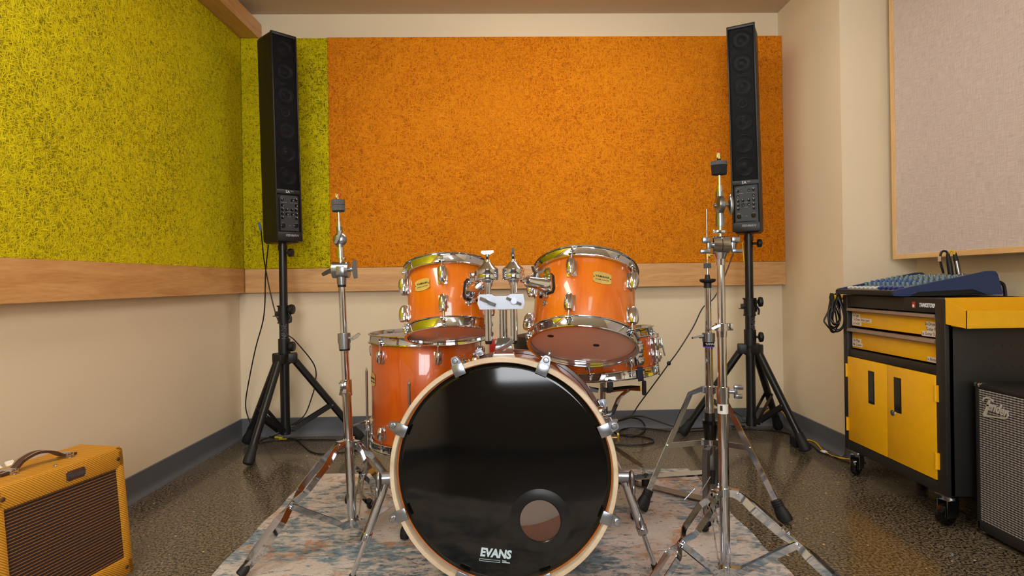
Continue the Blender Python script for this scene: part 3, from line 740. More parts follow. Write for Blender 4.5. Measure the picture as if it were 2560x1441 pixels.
# front head with its port
b = MB(); n = 112; hz = BL - .019
po = V((.094, -.1215)); pr = .0525
vo_ = [b.bm.verts.new((.262 * math.cos(2 * pi * i / n), .262 * math.sin(2 * pi * i / n), hz)) for i in range(n)]
vi_ = [b.bm.verts.new((po.x + pr * math.cos(2 * pi * i / 48), po.y + pr * math.sin(2 * pi * i / 48), hz)) for i in range(48)]
es = [b.bm.edges.new((vo_[i], vo_[(i + 1) % n])) for i in range(n)] + [b.bm.edges.new((vi_[i], vi_[(i + 1) % 48])) for i in range(48)]
bmesh.ops.triangle_fill(b.bm, edges=es, use_beauty=True)
prev = vo_
for r, z in ((.268, hz - .0008), (.273, hz - .0035), (.2765, hz - .010), (.2785, hz - .016)):
    cur = b._ring([(r * math.cos(2 * pi * i / n), r * math.sin(2 * pi * i / n), z) for i in range(n)]); b._bridge(prev, cur); prev = cur
b.build('front_head', 'black_head', bd, world=False)
MB().lathe([(.0535, -.004), (.0515, -.002), (.0515, .002), (.0535, .0042), (.062, .0035), (.070, .0022), (.0785, .0008), (.0785, -.001), (.0535, -.001)], T(po.x, po.y, hz), 64, closed=True).build('port_ring', 'port_ring', bd, world=False)
MB().lathe([(.2765, .014), (.2765, .019), (.262, .0185), (.0001, .018)], None, 72, cap=False).build('batter_head', 'coated_head', bd, world=False)
lm_ = T(-.0215, -.2055, hz + .0007) @ RZ(R_(-4.5))
lg = text('head_logo', 'EVANS', .0285, 'logo_blue', bd, lm_, ext=.0002, bold=.0013, shear=.12, sx=.92, world=False, label='pale EVANS lettering')
b = MB()
for x0, y0, x1, y1 in ((-.040, -.0165, .013, -.0155), (-.040, -.0212, .013, -.0202), (-.040, -.0212, -.039, -.0155), (.012, -.0212, .013, -.0155)): b.b2((x0, y0, 0), (x1, y1, .0003))
b.build('logo_bar', 'logo_blue', lg, world=False, mtx=Matrix(), label='pale outlined bar')
b = MB()
for x0, y0, x1, y1 in ((.018, -.0165, .029, -.0148), (.018, -.0203, .038, -.0182)): b.b2((x0, y0, 0), (x1, y1, .0003))
b.build('logo_small_print', 'logo_blue', lg, world=False, mtx=Matrix())
# claws, rods, lugs
b = MB(); b.box((0, -.011, .0018), (.031, .029, .0036), None, .0012).box((0, .0026, -.019), (.031, .0042, .045), None, .0012)
b.prism([(-.0135, .003), (.0135, .003), (.010, .021), (.006, .026), (-.006, .026), (-.010, .021)], T(0, 0, -.017), .014)
claw_m = b.mesh('claw', 'satin')
b = MB(); b.lathe([(.0075, -.003), (.0075, .002), (.0055, .004), (.0001, .0042)], T(0, .015, 0), 16).cyl((0, .015, -.003), (0, .015, -.13), .0030, seg=8)
bolt_m = b.mesh('tension_rod', 'steel')
b = MB(); b.lathe([(.0001, -.03), (.007, -.028), (.011, -.015), (.0115, .01), (.009, .019), (.0001, .02)], T(0, .010, 0) @ Matrix.Diagonal((1, 1.3, 1, 1)), 20)
blug = b.mesh('lug', 'chrome')
for k in range(8):
    a = R_(22.5 + 45 * k)
    for z, fl in ((BL, 1), (0, -1)):
        m = frame(pol(.2926, a, z), (0, 0, fl), V((0, 0, fl)).cross(V((0, 0, 0)) - pol(1, a)) * -1)
        # y axis outwards
        out = pol(1, a); zz = V((0, 0, fl)); xx = out.cross(zz)
        m = Matrix(((xx.x, out.x, zz.x, pol(.2926, a).x), (xx.y, out.y, zz.y, pol(.2926, a).y), (xx.z, out.z, zz.z, z), (0, 0, 0, 1)))
        cl = newpart('claw', claw_m, bd, m); newpart('tension_rod', bolt_m, cl, Matrix())
        m2_ = m.copy(); m2_[2][3] = z - fl * .135; m2_[0][3] = out.x * RB; m2_[1][3] = out.y * RB
        newpart('lug', blug, bd, m2_)
# bracket for the tom holder on top
ft = V((-.013, 1.715, .635))
b = MB()
for (hw0, hd0, z0, hw1, hd1, z1) in ((.034, .040, .628, .030, .034, .643), (.028, .024, .641, .0165, .0235, .690)):
    lo = b._ring([V((ft.x + sx * hw0, ft.y + sy * hd0, z0)) for sx, sy in ((-1, -1), (1, -1), (1, 1), (-1, 1))]); hi = b._ring([V((ft.x + sx * hw1, ft.y + sy * hd1, z1)) for sx, sy in ((-1, -1), (1, -1), (1, 1), (-1, 1))])
    b._bridge(lo, hi); b.bm.faces.new(lo[::-1]); b.bm.faces.new(hi)
hb = b.build('holder_bracket', 'chrome', bd)
MB().ribbon([(ft.x - .021, 1.679, .652), (ft.x - .004, 1.674, .662), (ft.x + .012, 1.674, .671), (ft.x + .026, 1.680, .683)], (0, 1, .2), .0105, .006).cyl((ft.x, 1.695, .662), (ft.x, 1.674, .662), .007).build('wing_bolt', 'satin', hb)
# spurs
for sx, p0, pk, foot in ((-1, V((-.335, 1.62, .345)), V((-.3375, 1.675, .145)), V((-.452, 1.60, RUGZ + .012))), (1, V((.292, 1.62, .345)), V((.40, 1.62, .205)), V((.42, 1.752, RUGZ + .012)))):
    if sx < 0: a0, mid, ft_ = P(964, 1205, 1.62), P(930, 1345, 1.615), P(876, 1455, 1.66)
    else: a0, mid, ft_ = P(1562, 1200, 1.62), P(1606, 1352, 1.63), P(1640, 1428, 1.70)
    # keep knee and foot on one line from the bracket
    ft_ = V((ft_.x, ft_.y, RUGZ + .014)); d = ft_ - a0; kn = a0 + d * .56
    lgm = MB().cyl(a0, kn, .0125).cyl(kn - d * .06, kn + d * .012, .0148).build('spur', 'chrome', bd)
    MB().cyl(kn, ft_, .0068).build('extension_rod', 'chrome', lgm)
    MB().cyl(kn - d * .02 + V((0, -.012, 0)), kn - d * .02 + V((0, -.022, 0)), .005).build('lock_screw', 'satin', lgm)
    MB().lathe([(.0001, -.014), (.007, -.010), (.010, .004), (.009, .022), (.0001, .024)], frame(ft_, d * -1), 16).build('rubber_tip', 'rubber', lgm)
    sh = WM[bd.name] @ pol(RB, pi if sx < 0 else 0, BL - .13)
    b = MB(); n_ = V((sx, -.12, 0)).normalized()
    b.lathe([(.034, -.012), (.034, 0), (.028, .012), (.017, .020), (.017, abs(a0.x - sh.x) * .8 + .018), (.0001, abs(a0.x - sh.x) * .8 + .018)], frame(V((sh.x, a0.y, a0.z + .012)), n_), 28)
    b.build('spur_bracket', 'satin', bd)
    w0 = V((a0.x + sx * .014, a0.y - .02, a0.z + .008))
    MB().ball(w0, .024, (.35, .5, 1.05), None).ball(w0 + V((sx * .004, -.004, -.028)), .012, (.5, .5, 1.2)).build('spur_wing', 'satin', bd)

# floor tom
RF, LF = .2032, .383
mf = T(-.312, 2.275, .262)
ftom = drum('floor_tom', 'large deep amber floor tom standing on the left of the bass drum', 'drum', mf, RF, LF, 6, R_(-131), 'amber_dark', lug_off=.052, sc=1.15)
badge(ftom, RF, R_(-153), LF * .62, .050, .044)
for a, tall in ((R_(-97), .505), (R_(176), .515), (R_(42), .51)):
    c0 = mf.translation; q = lambda r, z: V((c0.x + r * math.cos(a), c0.y + r * math.sin(a), z))
    lg = MB().tube([q(RF + .028, tall), q(RF + .028, .23), q(RF + .030, .15), q(RF + .045, .10), q(RF + .075, .070), q(RF + .098, .052)], .0048, 10, 5).lathe([(.0001, .016), (.0048, 0)], T(*q(RF + .028, tall)), 10, cap=False).build('leg', 'steel', ftom)
    MB().lathe([(.0001, 0), (.014, .001), (.016, .012), (.014, .028), (.009, .040), (.0001, .041)], frame(q(RF + .106, RUGZ), (-.12 * math.cos(a), -.12 * math.sin(a), 1)), 18).build('rubber_foot', 'rubber', lg)
    m = angm(a, RF, .045)
    b = MB().box((0, 0, .008), (.030, .062, .018), m, .006).box((0, 0, .028), (.018, .042, .022), m, .005)
    br = b.build('leg_bracket', 'chrome', ftom, world=False)
    sd = 1 if a > 0 else -1
    MB().cyl(q(RF + .035, .315), q(RF + .055, .315), .004).ribbon([q(RF + .05, .312) + V((-.03, -.01, -.004)), q(RF + .055, .315), q(RF + .05, .318) + V((.02, -.008, .004))], (0, 0, 1), .008, .006).build('wing_screw', 'satin', ftom)

# snare drum and its stand
RS, LS = .1778, .140
ms = frame((.372, 2.262, .505), (-.075, .05, 1), (1, 0, 0))
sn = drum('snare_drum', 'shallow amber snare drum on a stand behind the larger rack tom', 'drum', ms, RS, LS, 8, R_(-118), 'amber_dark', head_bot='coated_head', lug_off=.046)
sa = R_(-12)
for aa, nm in ((sa, 'strainer'), (R_(-62), 'butt_plate')):
    m = angm(aa, RS, LS * .5)
    b = MB().box((0, 0, .010), (.034, .085, .018), m, .004).box((0, .018, .024), (.026, .034, .014), m, .005).box((0, -.026, .022), (.028, .022, .010), m, .003)
    if nm == 'strainer': b.box((0, .002, .034), (.014, .070, .006), m @ Matrix.Rotation(R_(-6), 4, 'X'), .0025).cyl(m @ V((0, .04, .02)), m @ V((0, .058, .02)), .004)
    b.build(nm, 'chrome', sn, world=False)
    MB().box((0, -.072, .010), (.024, .05, .004), m, .001).build('snare_strap', 'blue_rubber' if nm == 'butt_plate' else 'rubber', sn, world=False)
m = angm(R_(-47), RS + .0125, -.010)
MB().box((0, 0, .0005), (.030, .010, .001), m).build('sticker', 'tape_yellow', sn, world=False, label='yellow sticker')
sx_, sy_ = .352, 2.25
ss = thing('snare_stand', 'low chrome snare stand under the snare drum', 'drum stand', (sx_, sy_, 0))
A = lambda z, dx=0, dy=0: V((sx_ + dx, sy_ + dy, z))
MB().cyl(A(.10), A(.46), .0105).cyl(A(.345), A(.375), .017).build('tube', 'chrome', ss)
b = MB().cyl(A(.275), A(.345), .0145).ball(A(.278), .026, (1, 1, .95)).cyl(A(.235), A(.268), .016)
b.build('tilter', 'chrome', ss)
MB().cyl(A(.262, .01, -.02), A(.262, .048, -.02), .005).b2((sx_ + .046, sy_ - .026, .246), (sx_ + .056, sy_ - .014, .279), .003).build('tilter_wing', 'brass', ss)
MB().cyl(A(.325, .01, -.02), A(.326, .05, -.02), .006).b2((sx_ - .05, sy_ - .03, .318), (sx_ - .012, sy_ - .012, .334), .004).build('clamp_screw', 'chrome', ss)
for dx, dy in ((-.145, -.05), (.105, -.135), (.03, .15)):
    hz_ = .487 - .075 * dx; u = V((dx, dy, 0)).normalized(); sd = u.cross(V((0, 0, 1)))
    ar = MB().ribbon([A(.345) + u * .022, A(.352) + u * .045, A(.385) + u * .062, A(.415) + u * .078, A(.435) + u * .10, A(.452) + u * .125], sd, .008, .016)
    ar.ribbon([A(.435) + u * .02, A(.448) + u * .07, A(.462) + u * .14, A(hz_ - .014) + u * .180], sd, .018, .006)
    ar = ar.build('basket_arm', 'chrome', ss)
    MB().box((0, 0, 0), (.016, .012, .052), frame(A(hz_ - .010) + u * .196, (0, 0, 1), sd), .005).build('rubber_grip', 'rubber', ar)
MB().box((0, 0, 0), (.021, .014, .048), frame(A(.482, .0, -.165), (0, 0, 1), (1, 0, 0)), .006).ribbon([A(.44, 0, -.015), A(.452, 0, -.09), A(.462, 0, -.16)], (1, 0, 0), .016, .006).build('front_grip', 'rubber', ss)
for fx, fy in ((.435, 2.10), (.20, 2.42), (.55, 2.44)):
    f = V((fx, fy, RUGZ + .012)); u = V((fx - sx_, fy - sy_, 0)).normalized(); sd = u.cross(V((0, 0, 1)))
    lg = MB().ribbon([A(.23) + u * .018, A(.215) + u * .05, f + V((0, 0, .075)) - u * .03, f + V((0, 0, .02))], sd, .016, .004).ribbon([A(.11) + u * .012, (A(.11) + f) / 2 + V((0, 0, .03))], sd, .014, .003).build('leg', 'chrome', ss)
    MB().lathe([(.013, -.012), (.016, -.009), (.016, .016), (.013, .03), (.009, .036), (.0001, .0365)], T(*f), 16).build('rubber_foot', 'rubber', lg)
MB().cyl(A(.215), A(.24), .018).cyl(A(.10), A(.118), .016).build('collar', 'chrome', ss)

# throne
dtx, dty = .192, 2.74
dt = thing('drum_throne', 'round black drum throne partly hidden behind the drums', 'stool', (dtx, dty, 0))
MB().lathe([(.0001, .522), (.150, .522), (.163, .532), (.167, .555), (.165, .585), (.155, .600), (.12, .607), (.0001, .609)], T(dtx, dty, 0), 48).build('seat', 'vinyl', dt)
MB().cyl((dtx, dty, .12), (dtx, dty, .522), .0145).cyl((dtx, dty, .36), (dtx, dty, .40), .020).build('post', 'chrome', dt)
for a in (210, 330, 90):
    u = pol(1, R_(a)); sd = u.cross(V((0, 0, 1))); B0 = V((dtx, dty, 0)); f = B0 + u * .25 + V((0, 0, .014 + (RUGZ + .002 if a > 100 else 0)))
    lg = MB().ribbon([B0 + u * .018 + V((0, 0, .345)), B0 + u * .06 + V((0, 0, .32)), f + V((0, 0, .02))], sd, .018, .005).ribbon([B0 + u * .015 + V((0, 0, .14)), B0 + u * .16 + V((0, 0, .15))], sd, .014, .004).build('leg', 'chrome', dt)
    MB().lathe([(.012, -.013), (.017, -.010), (.016, .02), (.011, .034), (.0001, .035)], T(*f), 16).build('rubber_foot', 'rubber', lg)
# ------------------------------------------------------------------ cymbal stands
def strips(p, dirn, leg, profile, w, th, parent, name='leg', m='chrome'):
    """double-braced leg: two flat strips along the path p, spread sideways by profile(t)"""
    pts = [V(q) for q in p]; side = V(dirn).cross(V((0, 0, 1))).normalized(); b = MB()
    # resample
    L = [0]
    for a, c_ in zip(pts, pts[1:]): L.append(L[-1] + (c_ - a).length)
    def at(q):
        d = q * L[-1]
        for i in range(len(pts) - 1):
            if d <= L[i + 1] + 1e-9: return pts[i].lerp(pts[i + 1], (d - L[i]) / max(1e-6, L[i + 1] - L[i]))
        return pts[-1].copy()
    for sg in (-1, 1):
        b.ribbon([at(q) + side * sg * off for q, off in profile], side, w, th)
    return b, side, at
def lerp_axis(x0, y0, z0, x1, y1, z1): return lambda z: V((x0 + (x1 - x0) * (z - z0) / (z1 - z0), y0 + (y1 - y0) * (z - z0) / (z1 - z0), z))
def wing(b, c, d, n, L, w=.008, th=.006, bow=.35):
    """wing nut: a bowed bar of length 2L along d, standing off along n"""
    c, d, n = V(c), V(d).normalized(), V(n).normalized()
    b.ribbon([c - d * L + n * L * bow, c - d * L * .6 + n * L * bow * .5, c, c + d * L * .6 + n * L * bow * .5, c + d * L + n * L * bow], d.cross(n), lambda q: w * (1.5 - abs(q - .5)), th)
PROF = [(0, .0045), (.05, .006), (.10, .009), (.16, .019), (.20, .0215), (.38, .0215), (.42, .019), (.49, .0032), (.56, .0032), (.62, .0165), (.66, .0195), (.87, .0195), (.93, .012), (1, .004)]
def cymbal_legs(t, ax, zc, zb, feet):
    C0 = ax(zc); B0 = ax(zb)
    b = MB().cyl(ax(zc - .010), ax(zc + .012), .0185); b2 = MB().cyl(ax(zb - .012), ax(zb + .014), .0165)
    for f in feet:
        f = V(f); d = V((f.x - C0.x, f.y - C0.y, 0)).normalized(); sd = d.cross(V((0, 0, 1)))
        p = [C0 + d * .022, C0 + d * .045 + V((0, 0, -.008)), f * .62 + C0 * .38 + V((0, 0, .018)), f + V((0, 0, .03)) - d * .03, f]
        q, side, at = strips(p, d, None, PROF, .021, .0026, t)
        w = at(.53)
        q.cyl(w - side * .011, w + side * .011, .004, seg=10).cyl(C0 + d * .034 - side * .011, C0 + d * .034 + side * .011, .004, seg=10)
        lg = q.build('leg', 'chrome', t)
        MB().lathe([(.012, -.012), (.015, -.009), (.014, .01), (.009, .03), (.0001, .031)], frame(f, (at(.9) - f)), 14).build('rubber_foot', 'rubber', lg)
        q = MB()
        for sg in (-1, 1): q.ribbon([B0 + d * .034 + side * .0115 * sg, w + side * .0075 * sg], side, .017, .0022)
        q.build('brace', 'chrome', t)
        for bb, z, r in ((b, zc, .011), (b2, zb, .012)):
            o = ax(z); bb.ribbon([o + d * .012, o + d * .040], side, .020 if bb is b else .026, .019)
    b.build('collar', 'chrome', t); b2.build('lower_bracket', 'chrome', t)
def cyls(b, ax, items):
    for z0, z1, r0, *r1 in items: b.cyl(ax(z0), ax(z1), r0, r1[0] if r1 else r0)
    return b
# left stand
lx0, ly = -.516, 1.955
axL = lerp_axis(-.5165, ly, .066, -.5475, ly, 1.14)
zl = lambda y: .85 + (709 - y) * .0013
t = thing('cymbal_stand', 'shorter chrome cymbal stand on the rug left of the bass drum, leaning slightly', 'cymbal stand', (lx0, ly, 0), 'cymbal stands beside the kit')
cyls(MB(), axL, [(.06, zl(955), .0145)]).build('lower_tube', 'chrome', t)
cyls(MB(), axL, [(zl(960), zl(870), .0125)]).build('middle_tube', 'chrome', t)
cyls(MB(), axL, [(zl(880), zl(714), .0113)]).build('upper_tube', 'chrome', t)
b = cyls(MB(), axL, [(zl(990), zl(950), .0180)]); o = axL(zl(968)); b.box((o.x - .004, o.y - .018, o.z), (.022, .016, .034), None, .004).ribbon([(o.x - .012, o.y - .03, o.z + .018), (o.x - .006, o.y - .026, o.z), (o.x - .012, o.y - .03, o.z - .022)], (0, 1, 0), .008, .007)
b.build('lower_clamp', 'chrome', t)
b = cyls(MB(), axL, [(zl(858), zl(834), .0205), (zl(872), zl(858), .0185)]); b.build('height_clamp', 'satin', t)
cyls(MB(), axL, [(zl(877), zl(872), .0170)]).build('clamp_ring', 'rubber', t)
o = axL(zl(846)); b = MB().cyl(o + V((.015, -.006, 0)), o + V((.032, -.010, .002)), .005); wing(b, o + V((.040, -.012, .004)), (.9, -.2, .55), (-.4, -.3, .9), .018, .008, .006, .1); b.build('wing_nut', 'chrome', t)
# tilter at the top of the tube
cyls(MB(), axL, [(zl(718), zl(711), .0135)]).build('tube_ring', 'rubber', t)
b = cyls(MB(), axL, [(zl(712), zl(692), .0145, .0155)]); o = axL(zl(675)); b.cyl(o + V((-.026, 0, 0)), o + V((.026, 0, 0)), .0265, seg=32).b2((o.x - .010, o.y - .027, o.z - .018), (o.x + .016, o.y - .022, o.z + .012), .002)
b.build('tilter', 'satin', t)
b = MB().cyl(o + V((.02, 0, 0)), o + V((.040, 0, .002)), .007); wing(b, o + V((.044, -.002, .002)), (0, -.15, 1), (1, 0, 0), .030, .011, .009, .1); b.build('wing_bolt', 'satin', t)
b = MB().cyl(o + V((-.022, 0, -.004)), o + V((-.038, -.004, -.006)), .006); wing(b, o + V((-.046, -.006, -.008)), (.8, -.3, .4), (0, -.5, .8), .018, .009, .006, .1); b.build('wing_nut', 'satin', t)
b = cyls(MB(), axL, [(zl(660), zl(638), .0078), (zl(645), zl(618), .0120)]); o = axL(zl(648)); b.cyl(o + V((.006, -.004, 0)), o + V((.017, -.008, 0)), .0048); b.build('boom_clamp', 'chrome', t)
b = cyls(MB(), axL, [(zl(620), zl(566), .0108, .0098)]); o = axL(zl(599)); b.lathe([(.0001, -.013), (.012, -.012), (.021, -.006), (.0232, 0), (.021, .006), (.012, .012), (.0001, .013)], frame(o, (0, 1, 0)), 32)
b.build('ratchet', 'satin', t)
o = axL(zl(598)) + V((0, -.015, 0)); MB().cyl(o, o + V((0, -.010, 0)), .0055).ribbon([o + V((-.008, -.008, -.014)), o + V((0, -.009, 0)), o + V((.006, -.009, .016)), o + V((.009, -.008, .026))], (0, 1, 0), .008, .005).build('ratchet_lever', 'satin', t)
cyls(MB(), axL, [(zl(568), zl(554), .0070)]).build('rod_sleeve', 'chrome', t)
cyls(MB(), axL, [(zl(556), zl(488), .0040)]).build('rod', 'chrome', t)
for a_, b_ in ((526.5, 512.8), (512.2, 499)): cyls(MB(), axL, [(zl(a_), zl(b_), .0215)]).build('felt', 'felt', t)
cyls(MB(), axL, [(zl(529), zl(527), .0185)]).build('cup_washer', 'rubber', t)
o = axL(zl(491)); MB().cyl(axL(zl(499)), axL(zl(485)), .0042).b2((o.x - .008, o.y - .004, o.z - .006), (o.x - .003, o.y + .004, o.z + .010), .001).build('wing_nut', 'brass', t)
MB().b2((o.x + .001, o.y - .005, o.z - .001), (o.x + .007, o.y + .003, o.z + .011), .002).build('tip', 'red', t)
cymbal_legs(t, axL, .331, .072, [(-.772, 1.722, RUGZ + .017), (-.215, 1.80, RUGZ + .017), (-.523, 2.235, RUGZ + .017)])
o = MB
# right stand
rx_, ry = .601, 1.69
axR = lerp_axis(rx_ + .001, ry, .03, rx_ + .0005, ry, 1.2)
zr = lambda y: .85 + (695 - y) * .001127
t = thing('cymbal_stand', 'taller chrome cymbal stand at the front right of the kit with white tape', 'cymbal stand', (rx_, ry, 0), 'cymbal stands beside the kit')
cyls(MB(), axR, [(zr(1424), zr(975), .0140)]).build('lower_tube', 'chrome', t)
cyls(MB(), axR, [(zr(985), zr(815), .0127)]).build('middle_tube', 'chrome', t)
cyls(MB(), axR, [(zr(825), zr(660), .0110)]).build('upper_tube', 'chrome', t)
b = cyls(MB(), axR, [(zr(994), zr(968), .0185), (zr(1009), zr(994), .0170)]); b.build('lower_clamp', 'chrome', t)
o = axR(zr(979)); b = MB().cyl(o + V((.016, -.004, 0)), o + V((.030, -.008, 0)), .0065)
for z, w_ in ((-.013, .020), (.012, .026)): b.box((o.x + .041, o.y - .011, o.z + z), (w_, .009, .013), None, .003)
b.box((o.x + .033, o.y - .011, o.z), (.010, .008, .036), None, .002); b.build('wing_nut', 'satin', t)
cyls(MB(), axR, [(zr(1034), zr(1009.5), .0146)]).build('tape_band', 'tape_white', t, label='white tape band')
o = axR(zr(1019)); MB().box((o.x - .009, o.y - .0128, o.z), (.006, .003, .014), RZ(0)).build('tape_mark', 'ink', t)
b = cyls(MB(), axR, [(zr(827), zr(809), .0190), (zr(843), zr(827), .0140, .0150)]); o = axR(zr(818)); b.b2((o.x + .014, o.y - .008, o.z - .010), (o.x + .031, o.y + .008, o.z + .010), .002); b.build('upper_clamp', 'chrome', t)
b = MB().cyl(o + V((-.016, -.006, 0)), o + V((-.026, -.010, 0)), .0055); wing(b, o + V((-.028, -.014, -.002)), (.9, -.1, .4), (0, -1, .2), .016, .008, .006, .2); b.build('wing_nut', 'chrome', t)
# tilter
b = MB(); o = axR(zr(613)); b.cyl(o + V((-.025, 0, 0)), o + V((-.002, 0, 0)), .0255, seg=32).cyl(o + V((.000, 0, 0)), o + V((.022, 0, 0)), .0245, seg=32)
cyls(b, axR, [(zr(664), zr(646), .0125, .0135), (zr(648), zr(632), .0135, .020)]).build('tilter', 'chrome', t)
for sg, nm in ((-1, 'wing_bolt'), (1, 'wing_nut')):
    b = MB().cyl(o + V((sg * .02, 0, 0)), o + V((sg * .034, -.002, 0)), .008)
    for z, x, w_, h_ in ((.0135, .041, .024, .017), (-.018, .045, .030, .012)): b.box((o.x + sg * x, o.y - .006, o.z + z), (w_, .012, h_), RZ(0), .0035)
    b.box((o.x + sg * .034, o.y - .004, o.z), (.010, .011, .044), None, .002)
    b.build(nm, 'satin', t)
b = cyls(MB(), axR, [(zr(600), zr(563), .0052)]); o = axR(zr(580)); b.box((o.x, o.y, o.z), (.026, .016, .011), None, .003).cyl(o + V((-.018, -.002, 0)), o + V((.016, -.002, 0)), .0035).ball(o + V((-.017, -.002, .001)), .005); b.build('boom_clamp', 'chrome', t)
cyls(MB(), axR, [(zr(567), zr(541), .0122)]).build('boom_sleeve', 'satin', t)
b = cyls(MB(), axR, [(zr(542), zr(480), .0108)]); o = axR(zr(513)); b.lathe([(.0001, -.012), (.016, -.0115), (.0255, -.007), (.0265, 0), (.0255, .007), (.016, .0115), (.0001, .012)], frame(o, (1, 0, 0)), 32).cyl(o + V((-.016, 0, -.002)), o + V((-.010, 0, -.002)), .006); b.build('ratchet', 'satin', t)
b = MB().cyl(o + V((.010, 0, 0)), o + V((.026, 0, 0)), .0048).ball(o + V((.031, 0, 0)), .029, (.27, .45, 1)); b.build('ratchet_knob', 'satin', t)
cyls(MB(), axR, [(zr(481), zr(465), .0078)]).build('rod_sleeve', 'chrome', t)
cyls(MB(), axR, [(zr(467), zr(385), .0044)]).build('rod', 'chrome', t)
cyls(MB(), axR, [(zr(414.5), zr(404.5), .0228, .0222)]).build('felt', 'felt', t)
cyls(MB(), axR, [(zr(437), zr(414.8), .0205, .0215)]).build('felt', 'felt_black', t, label='black felt')
cyls(MB(), axR, [(zr(404), zr(398), .0055)]).build('rod_nut', 'rubber', t)
o = axR(zr(391)); MB().cyl(axR(zr(400)), axR(zr(384)), .0045).b2((o.x - .007, o.y - .004, o.z - .006), (o.x - .002, o.y + .004, o.z + .010), .001).build('wing_nut', 'brass', t)
MB().cyl(axR(zr(388)), axR(zr(374)), .0042, .003).build('tip', 'red', t)
cymbal_legs(t, axR, .247, .026, [(.352, 1.555, RUGZ + .016), (.885, 1.552, .014), (.641, 1.985, RUGZ + .017)])

# ------------------------------------------------------------------ hi-hat stand
hx_, hy_ = .747, 2.24
axH = lerp_axis(hx_ + .002, hy_, .1, hx_ + .0005, hy_, 1.1)
zh = lambda y: .85 + (696 - y) * .001493
t = thing('hi_hat_stand', 'chrome hi-hat stand with black cup and pedal behind the taller cymbal stand', 'hi-hat stand', (hx_, hy_, 0))
cyls(MB(), axH, [(zh(735), zh(524), .0030)]).build('pull_rod', 'steel', t)
cyls(MB(), axH, [(zh(690), zh(658), .0045), (zh(668), zh(660), .007)]).build('clutch', 'chrome', t)
b = cyls(MB(), axH, [(zh(650), zh(634), .0068)]); o = axH(zh(640)); b.cyl(o, o + V((.03, -.01, .006)), .003).box((o.x + .008, o.y, o.z), (.012, .012, .02), None, .003); b.build('clutch_screw', 'brass', t)
cyls(MB(), axH, [(zh(672), zh(659), .0132)]).build('felt', 'felt', t)
MB().lathe([(.0001, zh(709)), (.016, zh(709)), (.026, zh(706)), (.0295, zh(703)), (.0295, zh(700)), (.026, zh(698.5)), (.010, zh(698)), (.008, zh(688)), (.0001, zh(688))], T(axH(.85).x, hy_, 0), 32).build('cup', 'black_plastic', t)
cyls(MB(), axH, [(zh(721), zh(708), .0140)]).build('cup_base', 'black_plastic', t)
cyls(MB(), axH, [(zh(850), zh(720), .0116)]).build('upper_tube', 'chrome', t)
cyls(MB(), axH, [(zh(1040), zh(845), .0150)]).build('lower_tube', 'chrome', t)
cyls(MB(), axH, [(zh(855), zh(834), .0232)]).build('height_clamp', 'satin', t)
ring = cyls(MB(), axH, [(zh(866), zh(855.5), .0210)]).build('clamp_band', 'black_gloss', t)
o = axH(zh(860.5)); text('band_lettering', 'YAMAHA', .011, 'white', ring, frame((o.x + .004, o.y - .0212, o.z), (0, -1, 0), (1, 0, 0)), label='white YAMAHA lettering')
cyls(MB(), axH, [(zh(869), zh(866), .0205)]).build('clamp_ring', 'purple', t)
o = axH(zh(843)); b = MB().cyl(o + V((-.02, -.004, 0)), o + V((-.036, -.008, 0)), .005); wing(b, o + V((-.044, -.010, .001)), (.95, .1, .2), (0, -1, .2), .022, .009, .007, .2); b.build('wing_nut', 'satin', t)
cyls(MB(), axH, [(zh(1058), zh(1033), .0195, .0185)]).build('spring_sleeve', 'black_plastic', t)
cyls(MB(), axH, [(zh(1099), zh(1060), .0205, .0265), (zh(1061), zh(1052), .0275, .0265)]).build('tension_knob', 'black_gloss', t)
hub = cyls(MB(), axH, [(zh(984), zh(966), .0190)]); low = cyls(MB(), axH, [(zh(1115), zh(1097), .0165)])
for fx, fy, fz in ((.475, 2.165, RUGZ + .022), (.945, 2.075, .017)):
    f = V((fx, fy, fz)); C0 = axH(zh(975)); d = V((f.x - C0.x, f.y - C0.y, 0)).normalized(); sd = d.cross(V((0, 0, 1)))
    if fx < .6: bend = P(1726, 984, 2.225)
    else: bend = C0 + d * .05 + V((0, 0, -.02))
    u = (bend - f).normalized(); kk = f + u * .055
    lg = MB().ribbon([C0 + d * .014 + V((0, 0, .004)), C0 + d * .030 + V((0, 0, .004)), bend, kk], sd, .020, .004)
    lg = lg.build('leg', 'chrome', t)
    b = MB(); m = frame(f - u * .016, u, sd); m2 = m @ Matrix.Diagonal((.75, 1.15, 1, 1))
    b.lathe([(.0001, 0), (.021, .001), (.023, .008), (.021, .03), (.0165, .052), (.0165, .055), (.0185, .057), (.0165, .060), (.0165, .063), (.018, .065), (.016, .068), (.016, .071), (.017, .073), (.0155, .077), (.0001, .078)], m2, 20)
    b.build('rubber_foot', 'rubber', lg)
    L0 = axH(zh(1106)) + d * .026; tt = (bend.z - L0.z) / (bend.z - f.z); L1 = bend.lerp(f, tt + .0)
    MB().ribbon([L0, L1], sd, .019, .0035).cyl(L1 - sd * .007, L1 + sd * .007, .0055, seg=12).build('brace', 'chrome', t)
    low.ribbon([axH(zh(1106)) + d * .012, axH(zh(1106)) + d * .034], sd, .024, .020); hub.ribbon([C0 + d * .010, C0 + d * .03], sd, .022, .020)
hub.build('collar', 'chrome', t); low.build('brace_collar', 'chrome', t)
pd = V((-.62, .55, 0)).normalized(); ps = pd.cross(V((0, 0, 1)))      # footboard runs back towards the throne
A = axH(.1); A.z = 0
b = cyls(MB(), axH, [(zh(1140), zh(1112), .0175)])
b.ribbon([A + ps * .045 + V((0, 0, .232)), A + ps * .012 + V((0, 0, .225)), A - ps * .035 + V((0, 0, .205))], pd, .026, .026)
b.build('casting_head', 'cast', t)
